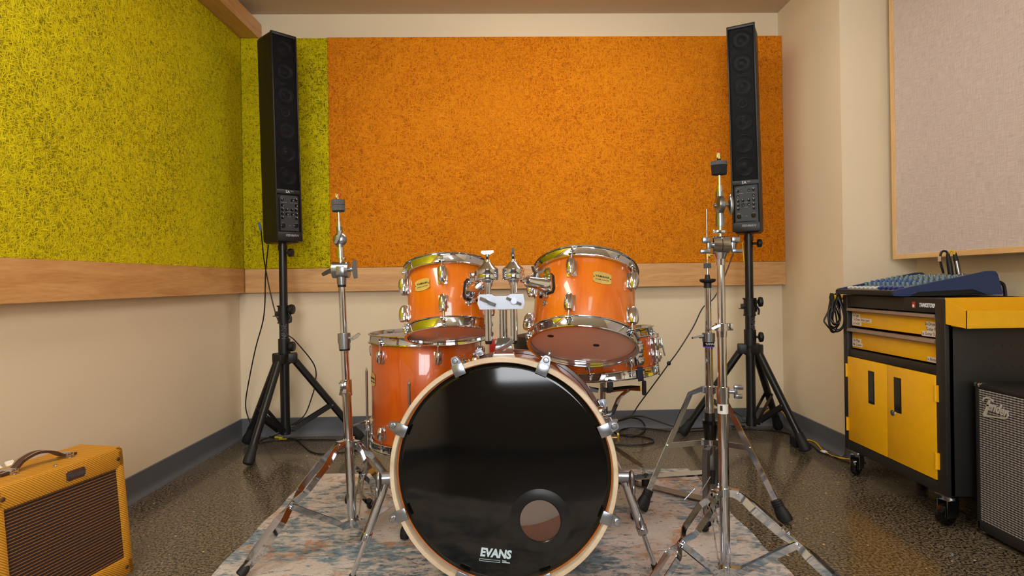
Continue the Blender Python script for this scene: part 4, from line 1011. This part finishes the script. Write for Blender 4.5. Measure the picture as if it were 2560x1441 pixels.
for sg, z1 in ((-1, .215), (1, .205)):
    MB().ribbon([A + ps * sg * .036 + V((0, 0, z1)), A + ps * sg * .042 + V((0, 0, .17)), A + ps * sg * .042 + V((0, 0, .05)), A + ps * sg * .040 + V((0, 0, .012 + RUGZ))], pd, .026, .020).build('casting_arm', 'cast', t)
MB().b2((A.x - .014, A.y - .01, .118), (A.x + .010, A.y + .014, .205), .004).build('pull_link', 'cast', t)
MB().cyl((A.x + .002, A.y - .008, .085), (A.x + .002, A.y - .008, .135), .010, .013).build('link_sleeve', 'rubber', t)
MB().ribbon([A + pd * .02 + V((0, 0, .118)), A + pd * .33 + V((0, 0, .036))], ps, .006, .075).ribbon([A + pd * .325 + V((0, 0, .026)), A + pd * .375 + V((0, 0, .026))], ps, .010, .078).build('footboard', 'chrome', t)
MB().b2((-.04, -.045, -.011), (.04, .045, .011), .006, M=frame(A + pd * .375 + V((0, 0, RUGZ + .014)), (0, 0, 1), pd)).build('heel_block', 'rubber', t)
MB().ribbon([A + pd * .02 + V((0, 0, RUGZ + .007)), A + pd * .36 + V((0, 0, RUGZ + .006))], ps, .004, .05).build('base_plate', 'ash', t)
for p0, p1 in ((P(1711, 1250, 2.19), P(1737, 1222, 2.19)), (P(1750, 1236, 2.19), P(1776, 1192, 2.19))): MB().cyl(p0, p1, .0027, seg=8).build('spur_rod', 'steel', t)
# ------------------------------------------------------------------ tool cart (front faces -x)
FX, BX, Y0, Y1, ZB, ZT = 1.455, 1.80, 2.0, 2.605, .105, .768
t = thing('tool_cart', 'black and yellow steel tool cart with two drawers and two doors by the right wall', 'tool cart', ((FX + BX) / 2, (Y0 + Y1) / 2, 0))
b = MB()
pw = .044
b.b2((FX, Y0, ZB), (FX + .03, Y0 + pw, ZT), .003).b2((FX, Y1 - .032, ZB), (FX + .03, Y1, ZT), .003)          # posts
b.b2((FX + .002, Y0 + pw - .002, .718), (FX + .03, Y1 - .03, ZT), .002)                                       # top band
b.b2((FX + .003, Y0 + pw - .002, .508), (FX + .03, Y1 - .03, .536), .002)                                     # middle rail
b.b2((FX + .002, Y0 + pw - .002, ZB), (FX + .03, Y1 - .03, .145), .002)                                       # bottom rail
b.b2((FX + .012, Y0, ZB + .001), (BX, Y0 + .012, ZT), .003).b2((FX + .012, Y1 - .012, ZB + .001), (BX, Y1, ZT), .003)
b.b2((BX - .012, Y0, ZB), (BX, Y1, ZT)).b2((FX + .02, Y0 + .01, ZT - .012), (BX - .01, Y1 - .01, ZT - .002)).b2((FX + .02, Y0 + .01, ZB), (BX - .01, Y1 - .01, ZB + .012)).b2((FX + .02, Y0 + .01, .51), (BX, Y1 - .01, .52))
body = b.build('body', 'cart_black', t)
b = MB()
for z in (.608, .538):
    for k in range(7): b.cyl((1.585 + k * .031, Y0 - .0004, z), (1.585 + k * .031, Y0 + .003, z), .0035, seg=10)
b.build('peg_holes', 'rubber', body)
FD = FX + .018
for nm, z0, z1, zh0 in (('drawer', .636, .700, .698), ('drawer', .5425, .612, .611)):
    dr = MB().b2((FD, Y0 + pw + .002, z0), (BX - .03, Y1 - .036, z1), .002).build('drawer', 'yellow_paint', t)
    h = MB(); h.prism([(0, 0), (.020, .001), (.0225, .004), (.019, .014), (.0, .016)], frame((FD, Y0 + pw + .001, zh0), (0, 1, 0), (-1, 0, 0)), Y1 - Y0 - pw - .035)
    h.build('handle', 'handle_grey', dr)
    mf = lambda y, z: frame((FD - .0006, y, z), (-1, 0, 0), (0, -1, 0))
    def lab(y, z, s, w, hh=.0155, size=.0145):
        # y is the end of the label seen on the left
        pl = MB().b2((FD - .0006, y - w, z - hh / 2), (FD + .0002, y, z + hh / 2)).build('paper_label', 'paper', dr, smooth=False, label='white printed paper label')
        text('label_lettering', s, size, 'ink', pl, mf(y - w / 2, z), ext=.0003, bold=.0001, sx=.9)
    ye = Y1 - .0375
    if zh0 > .65:
        lab(ye - .002, .6815, '1x Capo', .056); lab(ye - .002, .6645, '1x Drum Sticks (pair)', .134); lab(ye - .002, .6475, "3x Sm58's", .064)
        lab(Y0 + pw + .070, .6765, '1x Drum Key', .068, .017, .0155); lab(Y0 + pw + .066, .659, 'Guitar Picks', .064, .017, .0155); lab(Y0 + pw + .092, .6415, '1x Guitar Tuner', .090, .017, .0155)
    else:
        lab(ye - .002, .576, 'Ear Plugs', .061); lab(ye - .002, .5585, 'Mic Covers', .070)
        lab(Y0 + pw + .066, .5535, '1x Note Pad', .064, .017, .0155)
for y0, y1, hy0, hy1, sg in ((2.3085, Y1 - .033, 2.385, 2.425, 1), (Y0 + pw + .001, 2.3065, 2.222, 2.264, -1)):
    d_ = MB().b2((FX - .002, y0, .148), (FX + .018, y1, .5045), .002).build('door', 'yellow_paint', t)
    MB().b2((FX - .0032, hy0, .334), (FX + .001, hy1, .466), .001).build('recessed_handle', 'black_plastic', d_, label='black recessed handle')
    MB().b2((FX - .0036, hy0 + .006, .345), (FX - .0028, hy1 - .006, .458)).build('handle_recess', 'black_gloss', d_)
    for z in (.215, .445):
        yy = y1 + .004 if sg > 0 else y0 - .004
        MB().cyl((FX - .004, yy, z - .028), (FX - .004, yy, z + .028), .0045, seg=10).b2((FX - .0025, yy - .010, z - .028), (FX + .0, yy + .010, z + .028)).build('hinge', 'yellow_paint', d_)
    if sg < 0: MB().cyl((FX - .0015, 2.272, .328), (FX - .005, 2.272, .328), .011).cyl((FX - .005, 2.272, .328), (FX - .006, 2.272, .328), .006).build('lock', 'chrome', d_)
lt = frame((FX + .0012, 2.082, .742), (-1, 0, 0), (0, -1, 0))
lo = text('maker_lettering', 'TANKSTORM', .0195, 'white', t, lt, bold=.0006, shear=.25, sx=.72, label='white TANKSTORM lettering')
pl = MB().b2((FX + .0009, 2.144, .731), (FX + .0025, 2.160, .753)).build('maker_emblem', 'red', t, smooth=False, label='small red and white emblem')
MB().lathe([(.0055, 0), (.0055, .0004), (.0001, .0004)], None, 20).build('emblem_mark', 'white', pl, world=False, mtx=WM[pl.name].inverted() @ frame((FX + .0009, 2.153, .7385), (-1, 0, 0), (0, -1, 0)))
# bin on the near end
b = MB(); ty = Y0 - .002; tf = Y0 - .095
b.b2((FX + .001, ty - .002, .684), (BX + .02, ty, .771))
b.b2((FX + .001, tf, .676), (BX + .02, tf + .002, .7325), 0).b2((FX + .02, tf, .676), (BX + .02, ty, .679))
b.prism([(ty, .684), (tf, .676), (tf, .7325), (ty - .002, .7665), (ty, .7665)], frame((FX + .001, 0, 0), (1, 0, 0), (0, 1, 0)), .002)
b.prism([(ty, .684), (tf, .676), (tf, .7325), (ty - .002, .7665), (ty, .7665)], frame((BX + .018, 0, 0), (1, 0, 0), (0, 1, 0)), .002)
b.build('tool_bin', 'yellow_paint', t, smooth=False)
def caster(x, y, a):
    m = T(x, y, 0) @ RZ(a)
    w = lambda p: m @ V(p)
    cs = MB().cyl(w((0, 0, .088)), w((0, 0, ZB)), .024).b2((-.03, -.03, ZB - .004), (.03, .03, ZB), M=m).b2((-.034, -.019, .030), (.016, -.016, .088), M=m).b2((-.034, .016, .030), (.016, .019, .088), M=m).b2((-.02, -.019, .083), (.018, .019, .088), M=m)
    cs = cs.build('caster', 'steel', t)
    MB().lathe([(.012, -.013), (.030, -.0135), (.036, -.010), (.0375, 0), (.036, .010), (.030, .0135), (.012, .013)], frame(w((-.018, 0, .0378)), w((0, 1, 0)) - w((0, 0, 0))), 32).build('wheel', 'black_gloss', cs)
    MB().ribbon([w((.012, 0, .052)), w((.034, .0, .046)), w((.052, 0, .036))], w((0, 1, 0)) - w((0, 0, 0)), .006, .028).build('brake_lever', 'steel', cs)
caster(FX + .035, Y0 + .035, R_(15)); caster(FX + .035, Y1 - .035, R_(40)); caster(BX - .04, Y0 + .04, R_(10)); caster(BX - .04, Y1 - .04, R_(60))
MB().cyl((FX + .012, Y1 + .03, .755), (FX - .028, Y1 + .03, .755), .013).cyl((FX + .012, Y1 - .002, .755), (FX + .012, Y1 + .035, .755), .008).build('cable_peg', 'yellow_paint', t)
MB().cyl((FX - .028, Y1 + .03, .755), (FX - .034, Y1 + .03, .755), .0165).build('peg_cap', 'rubber', t)
# coil hanging on the peg
b = MB(); px_, py_ = FX - .010, Y1 + .03
for k in range(7):
    w, hh = .036 + .008 * math.sin(k * 2.1), .15 + .02 * math.cos(k * 1.7); yy = py_ + .010 * math.sin(k * 1.3); xx = px_ - .004 + k * .0035
    b.tube([(xx + w * math.sin(a) * (.55 - .45 * math.cos(a)) * 1.0 - .012, yy + .018 * math.sin(a + k), .755 + .0165 - hh * (1 - math.cos(a)) * .5 - .0) for a in [2 * pi * q / 14 for q in range(14)]], .0036, 6, 4, closed=True)
b.tube([(px_ - .004, py_, .772), (px_ - .02, py_ - .002, .735), (px_ - .042, py_, .685), (px_ - .054, py_ + .004, .655), (px_ - .05, py_, .642), (px_ - .03, py_ - .004, .618), (px_ + .0, py_, .63)], .0036, 6, 5)
o = b.build('cable_coil', 'cable_black'); tag(o, 'black coiled cable hanging on the yellow peg at the far end of the tool cart', 'cable')

# ------------------------------------------------------------------ mixing console on the cart
mx0, mx1, my0, my1, mz = 1.425, 1.822, 2.205, 2.60, ZT + .003
t = thing('mixing_console', 'blue mixing console with rows of grey-blue knobs on top of the tool cart', 'mixer', ((mx0 + mx1) / 2, (my0 + my1) / 2, mz))
def top(x):      # height of the sloping face
    q = (x - mx0) / (mx1 - mx0)
    return mz + .021 + .066 * min(1, max(0, (q - .03) / .86))
side = [(0, .001), (.022, -.001), (.052, -.001), (.085, .014), (.285, .021), (.33, .004), (.345, .0), (.392, .0), (.397, .005), (.378, .076), (.371, .085), (.36, .0875), (.34, .087), (.012, .0245), (.002, .022)]
for y in (my0, my1 - .012):
    MB().prism([(x, z + .001) for x, z in side], frame((mx0, y, mz), (0, -1, 0), (1, 0, 0)) @ T(0, 0, -.012), .012).build('side_cheek', 'mixer_blue', t)
b = MB(); pr_ = [(.006, .002), (.30, .006), (.385, .006), (.374, .072), (.345, .0795), (.02, .018), (.006, .014)]
b.prism(pr_, frame((mx0, my0 + .0125, mz), (0, -1, 0), (1, 0, 0)) @ T(0, 0, -(my1 - my0 - .025)), my1 - my0 - .025)
b.build('face', 'mixer_grey', t, smooth=False)
MB().b2((mx0 + .03, my0 + .002, mz + .0002), (mx0 + .36, my1 - .002, mz + .004)).prism([(.05, .002), (.30, .006), (.35, .006), (.33, .045), (.09, .018)], frame((mx0, my0 + .004, mz), (0, -1, 0), (1, 0, 0)) @ T(0, 0, -.008), .008).build('chassis', 'rubber', t, smooth=False)
MB().b2((mx0 - .006, my0 + .011, mz + .0005), (mx0 + .012, my1, mz + .0215), .007).build('armrest', 'black_tolex', t)
sl = math.atan2(.0615, .325); nrm = V((-math.sin(sl), 0, math.cos(sl)))
def onface(dx, y): return frame((mx0 + dx, y, mz + .018 + (dx - .02) * .0615 / .325), nrm, (math.cos(sl), 0, math.sin(sl)))
kt = None; cols = [my0 + .030 + .030 * k for k in range(12)]
kbl = None
def knob(m, blue):
    global kt, kbl
    src = kbl if blue else kt
    if src is None:
        o = MB().lathe([(.0062, 0), (.0058, .010), (.0052, .0155), (.0046, .0165), (.0001, .0165)], None, 12).build('knob', 'knob_blue' if blue else 'knob_teal', t, world=False, mtx=m)
        if blue: kbl = o; o['label'] = 'bright blue knob'
        else: kt = o
    else: dup(src, t, m)
inv = WM[t.name].inverted()
nk = 0
for r, dx in enumerate((.108, .134, .156, .178, .200, .222, .244)):
    for k, y in enumerate(cols):
        if nk >= 84: break
        knob(inv @ onface(dx + (.003 if k % 2 else 0), y), r in (1, 2) and k > 2); nk += 1
fd = {}
for k, y in enumerate(cols):
    key = 'fader_white' if k >= 5 else 'fader_blue'
    m = inv @ onface(.042, y)
    if key not in fd: fd[key] = MB().b2((-.011, -.0055, .003), (.011, .0055, .012), .003).b2((-.004, -.003, 0), (.004, .003, .004)).build('fader', key, t, world=False, mtx=m, label='white fader cap' if k >= 5 else 'dark blue fader cap')
    else: dup(fd[key], t, m)
b = MB()
jk = None
for r, dx in enumerate((.275, .300, .325)):
    for k in range(0, 12, 2):
        m = inv @ onface(dx, cols[k] + r * .006)
        if jk is None: jk = MB().lathe([(.007, 0), (.007, .004), (.005, .005), (.0042, .002), (.0001, .002)], None, 14).build('jack_socket', 'chrome', t, world=False, mtx=m)
        else: dup(jk, t, m)
# plugs standing in the console
def xlr(lab_, base, tipd, L, mbody, mboot, group=None):
    t = thing('cable_plug', lab_, 'plug', base, 'plugs standing in the mixing console'); base = V(base); d = V(tipd).normalized()
    MB().cyl(base, base + d * L, .0098, .0092).build('plug_body', mbody, t)
    MB().cyl(base + d * L, base + d * (L + .032), .0088, .0062).build('boot', mboot, t)
    return base + d * (L + .032), t
p_, t1 = xlr('silver cable plug with a black boot and yellow tip standing in the mixing console', onface(.318, my0 + .11).translation + nrm * .0042, (-.14, .05, 1), .052, 'steel', 'rubber')
MB().cyl(p_ - V((0, 0, .006)), p_ + V((-.002, 0, .006)), .0066, .006).build('tip', 'cable_yellow', t1, label='yellow tip')
MB().tube([p_ + V((-.001, 0, .004)), p_ + V((-.008, .005, .008)), p_ + V((-.014, .012, -.006)), p_ + V((-.012, .02, -.05))], .0035, 7).build('lead', 'cable_yellow', t1)
p_, t2 = xlr('black cable plug with bent lead beside the silver plug in the mixing console', onface(.292, my0 + .115).translation + nrm * .0042, (-.12, .02, 1), .052, 'black_plastic', 'rubber')
MB().tube([p_ - V((0, 0, .004)), p_ + V((-.004, 0, .008)), p_ + V((-.014, .002, .012)), p_ + V((-.024, .004, .002)), p_ + V((-.024, .006, -.03)), p_ + V((-.012, .008, -.075))], .0042, 8).build('lead', 'cable_black', t2)
MB().b2((p_.x - .038, p_.y - .001, p_.z - .028), (p_.x - .026, p_.y + .002, p_.z - .008), .0005).build('cable_tag', 'beige_strap', t2, label='torn beige tape tag')
o = MB().tube([(mx1 + .001, my0 + .03, mz + .045), (mx1 + .016, my0 + .03, mz + .045), (mx1 + .028, my0 + .03, mz + .03), (mx1 + .033, my0 + .03, mz - .02), (mx1 + .034, my0 + .03, mz - .12)], .006, 8).build('cable', 'cable_black')
tag(o, 'short black cable dropping behind the mixing console on the cart', 'cable')

# ------------------------------------------------------------------ black guitar amplifier (front faces -x)
AX, AY0, AY1, AZ = 1.52, 1.40, 1.962, .497
t = thing('guitar_amplifier', 'black guitar amplifier with a silver grille at the right edge beside the tool cart', 'amplifier', (AX + .12, (AY0 + AY1) / 2, 0), 'guitar amplifiers')
fo = .014
b = MB(); fr_ = .024
b.b2((AX + .006, AY0, fo), (AX + .26, AY1, AZ), .012)
b.b2((AX, AY0 + .001, fo + .001), (AX + .03, AY0 + fr_, AZ - .001), .008).b2((AX, AY1 - fr_, fo + .001), (AX + .03, AY1 - .001, AZ - .001), .008).b2((AX, AY0 + .001, AZ - fr_), (AX + .03, AY1 - .001, AZ - .001), .008).b2((AX, AY0 + .001, fo + .001), (AX + .03, AY1 - .001, fo + .042), .010)
b.build('cabinet', 'black_tolex', t)
gr = MB().b2((AX + .001, AY0 + fr_ - .006, fo + .036), (AX + .012, AY1 - fr_ + .006, AZ - fr_ + .004), .003).build('grille', 'silver', t, smooth=False)
for y, sy in ((AY0, -1), (AY1, 1)):
    b = MB()
    b.b2((AX - .001, y - sy * .028, AZ - .018), (AX + .045, y + sy * .001, AZ + .0012), .006)
    b.build('corner_cap', 'chrome', t)
    MB().ball((AX + .02, y - sy * .014, fo + .004), .014, (1, .9, .9)).build('corner_guard', 'steel', t)
for x in (AX + .04, AX + .22):
    for y in (AY0 + .05, AY1 - .05): MB().cyl((x, y, 0), (x, y, fo + .002), .016, .018).build('rubber_foot', 'rubber', t)
ml = frame((AX - .0012, 1.876, .428), (-1, 0, 0), (0, -1, -.10))
lg = text('maker_script', 'ender', .042, 'script_silver', t, ml @ T(.008, .001, 0), ext=.0015, bold=.0012, shear=.35, sx=.78, label='silver script lettering')
fm = ml.to_3x3() @ V((0, 0, 1))
b = MB().ribbon([ml @ V((x, y, .0008)) for x, y in ((-.0205, .024), (-.024, .010), (-.0285, -.008), (-.034, -.026), (-.040, -.036))], fm, lambda q: .006 + .006 * q, .003)
b.ribbon([ml @ V((x, y, .0008)) for x, y in ((-.047, .010), (-.044, .018), (-.036, .0235), (-.022, .0245), (-.006, .021))], fm, .0055, .003).ribbon([ml @ V((x, y, .0008)) for x, y in ((-.036, -.001), (-.024, .002), (-.011, .002))], fm, .0045, .003)
b.build('maker_script', 'script_silver', t, label='silver script capital')
b = MB().ribbon([ml @ V(p) for p in ((-.040, -.036, .0006), (-.01, -.030, .0006), (.03, -.021, .0006), (.046, -.016, .0006), (.051, -.006, .0006), (.046, .002, .0006))], ml.to_3x3() @ V((0, 0, 1)), .0045, .003)
b.build('script_underline', 'script_silver', t)

# ------------------------------------------------------------------ tweed guitar amplifier
ang = math.atan2(.2, .98)
ma = T(-1.108, 1.765, 0) @ RZ(-ang)          # local: y runs along the front towards the back of the room, x out of the front
t = thing('guitar_amplifier', 'tweed covered guitar amplifier with a brown grille and leather handle at the left wall', 'amplifier', ma, 'guitar amplifiers')
W_, Ht, fz = .372, .378, .012
tilt = .034; dep = .235
def fx(z): return -tilt * (z - fz) / (Ht - fz)
# cabinet: solid box of the side profile, with the front frame proud of the grille
prof = [(fx(fz) - .012, fz), (fx(Ht) - .012, Ht), (-.185, Ht + .001), (-.225, Ht - .045), (-dep, fz)]
def slab(y0, y1, p, bev):
    b = MB(); b.prism(p, frame((0, y1, 0), (0, -1, 0), (1, 0, 0)), y1 - y0)
    if bev:
        es = [e for e in b.bm.edges if len(e.link_faces) == 2 and e.calc_face_angle(0) > .6]
        bmesh.ops.bevel(b.bm, geom=es, offset=bev, segments=3, profile=.5, affect='EDGES')
    return b
slab(-W_, 0, prof, .010).build('cabinet', 'tweed', t, world=False)
sh = Matrix(((1, 0, -tilt / (Ht - fz), tilt * fz / (Ht - fz)), (0, 1, 0, 0), (0, 0, 1, 0), (0, 0, 0, 1)))    # leans the front frame back with the cabinet
b = MB(); fw = .026
b.b2((-.02, -W_, Ht - .058), (.0, 0, Ht), .008, M=sh).b2((-.02, -W_, fz), (.0, 0, fz + .052), .008, M=sh)
b.b2((-.02, -fw, fz), (.0, 0, Ht), .008, M=sh).b2((-.02, -W_, fz), (.0, -W_ + fw, Ht), .008, M=sh)
b.build('front_frame', 'tweed', t, world=False)
MB().b2((-.016, -W_ + fw - .008, fz + .046), (-.0075, -fw + .008, Ht - .052), 0, M=sh).build('grille', 'oxblood', t, world=False, smooth=False)
for y, z in ((-.022, Ht - .030), (-W_ + .022, Ht - .030), (-.026, fz + .026), (-W_ + .026, fz + .026)):
    MB().ball((0, 0, 0), .0058, (.5, 1, 1)).build('screw', 'leather', t, world=False, mtx=sh @ T(.0005, y, z))
# name plate
fwd = (sh.to_3x3().inverted().transposed() @ V((1, 0, 0))).normalized()
mp = frame(sh @ V((.0004, -.158, Ht - .030)), fwd, (0, 1, 0))
pl = MB().b2((-.028, -.013, -.001), (.028, .013, .0012), .0008).build('name_plate', 'leather', t, world=False, mtx=mp)
text('plate_lettering', 'Fender', .0195, 'dim_print', pl, T(0, 0, .0013), ext=.0003, bold=.0003, shear=.35, world=False, label='dull script lettering')
for x in (-.0265, .0265):
    for y in (-.0115, .0115): MB().ball((x, y, .001), .0018).build('pin', 'steel', pl, world=False)
# handle
hm = [(-.118, -.295, Ht + .006), (-.116, -.258, Ht + .010), (-.114, -.235, Ht + .027), (-.112, -.198, Ht + .036), (-.110, -.158, Ht + .026), (-.108, -.128, Ht + .009), (-.107, -.095, Ht + .006)]
hd = MB().ribbon(spline(hm, 6), (0, .03, 1), .026, .0065).build('handle', 'leather', t, world=False)
# ribbon side is the thin direction; stitching runs along both edges
for sg in (-1, 1): MB().tube([V(p) + V((sg * .0095, 0, .0034)) for p in hm], .0007, 5, 6).build('stitching', 'beige_strap', hd, world=False)
for y, x in ((-.266, -.1165), (-.118, -.1075)):
    MB().b2((x - .018, y - .011, Ht), (x + .018, y + .011, Ht + .014), .003).b2((x - .024, y - .008, Ht), (x + .024, y + .008, Ht + .003), .001).build('handle_clip', 'chrome', hd, world=False)
for x, y in ((-.165, -.10), (-.06, -.19), (-.165, -.27)): MB().ball((x, y, Ht + .0012), .006, (1, 1, .35)).build('stud', 'chrome', t, world=False)
kn = None
for k in range(3):
    m = T(-.203, -.185 - k * .036, Ht - .016) @ Matrix.Rotation(R_(-30), 4, 'Y')
    if kn is None: kn = MB().lathe([(.0105, 0), (.010, .012), (.007, .016), (.0001, .0165)], None, 18).b2((-.003, -.014, .010), (.003, .008, .025), .0015).build('control_knob', 'cream', t, world=False, mtx=m, label='cream control knob')
    else: dup(kn, t, m)
for y in (-.05, -W_ + .05):
    for x in (-.04, -.2): MB().cyl((x, y, 0), (x, y, fz + .002), .012, .014).build('rubber_foot', 'rubber', t, world=False)
# ------------------------------------------------------------------ light
def troffer(x, y, w, d, strength, label, rgb=(1, .965, .91)):
    t = thing('ceiling_light', label, 'ceiling light', (x, y, H), 'ceiling lights')
    b = MB()
    b.b2((x - w / 2 - .01, y - d / 2 - .01, H - .022), (x + w / 2 + .01, y + d / 2 + .01, H - .0005), .003)
    b.build('housing', 'white', t)
    b = MB(); b.b2((x - w / 2, y - d / 2, H - .085), (x + w / 2, y + d / 2, H - .0225), .02)
    b.build('diffuser', emit('lamp_diffuser', rgb, strength), t)
troffer(-1.0, .75, .3, 1.2, 14, 'wraparound ceiling light over the left front of the kit')
troffer(.35, 2.3, 1.2, .3, 11, 'wraparound ceiling light over the drums near the back wall')
troffer(.6, -.6, .3, 1.2, 4, 'wraparound ceiling light at the right rear of the room')
# glowing window added behind the camera as fill light for the room
wx0, wx1 = -.8, .8
b = MB()
for x0, x1, z0, z1 in ((wx0 - .05, wx0, .85, 2.15), (wx1, wx1 + .05, .85, 2.15), (wx0, wx1, .85, .9), (wx0, wx1, 2.1, 2.15), (-.02, .02, .9, 2.1)): b.b2((x0, YB + .0005, z0), (x1, YB + .03, z1))
wf = struct(b.build('fill_window_1', 'white', smooth=False))
struct(MB().b2((wx0, YB + .001, .9), (wx1, YB + .008, 2.1)).build('fill_pane', emit('fill_glow', (.92, .96, 1.0), 10), wf, smooth=False))
w = bpy.data.worlds.new('world'); SC.world = w; w.use_nodes = True
w.node_tree.nodes['Background'].inputs[0].default_value = (.8, .85, 1, 1); w.node_tree.nodes['Background'].inputs[1].default_value = .15
c_ = SC.cycles
c_.max_bounces = 8; c_.diffuse_bounces = 3; c_.glossy_bounces = 4; c_.transmission_bounces = 4; c_.transparent_max_bounces = 8
SC.view_settings.view_transform = 'Standard'; SC.view_settings.look = 'None'
SC.view_settings.gamma = 1; SC.view_settings.exposure = 0.18; SC.view_settings.use_curve_mapping = False
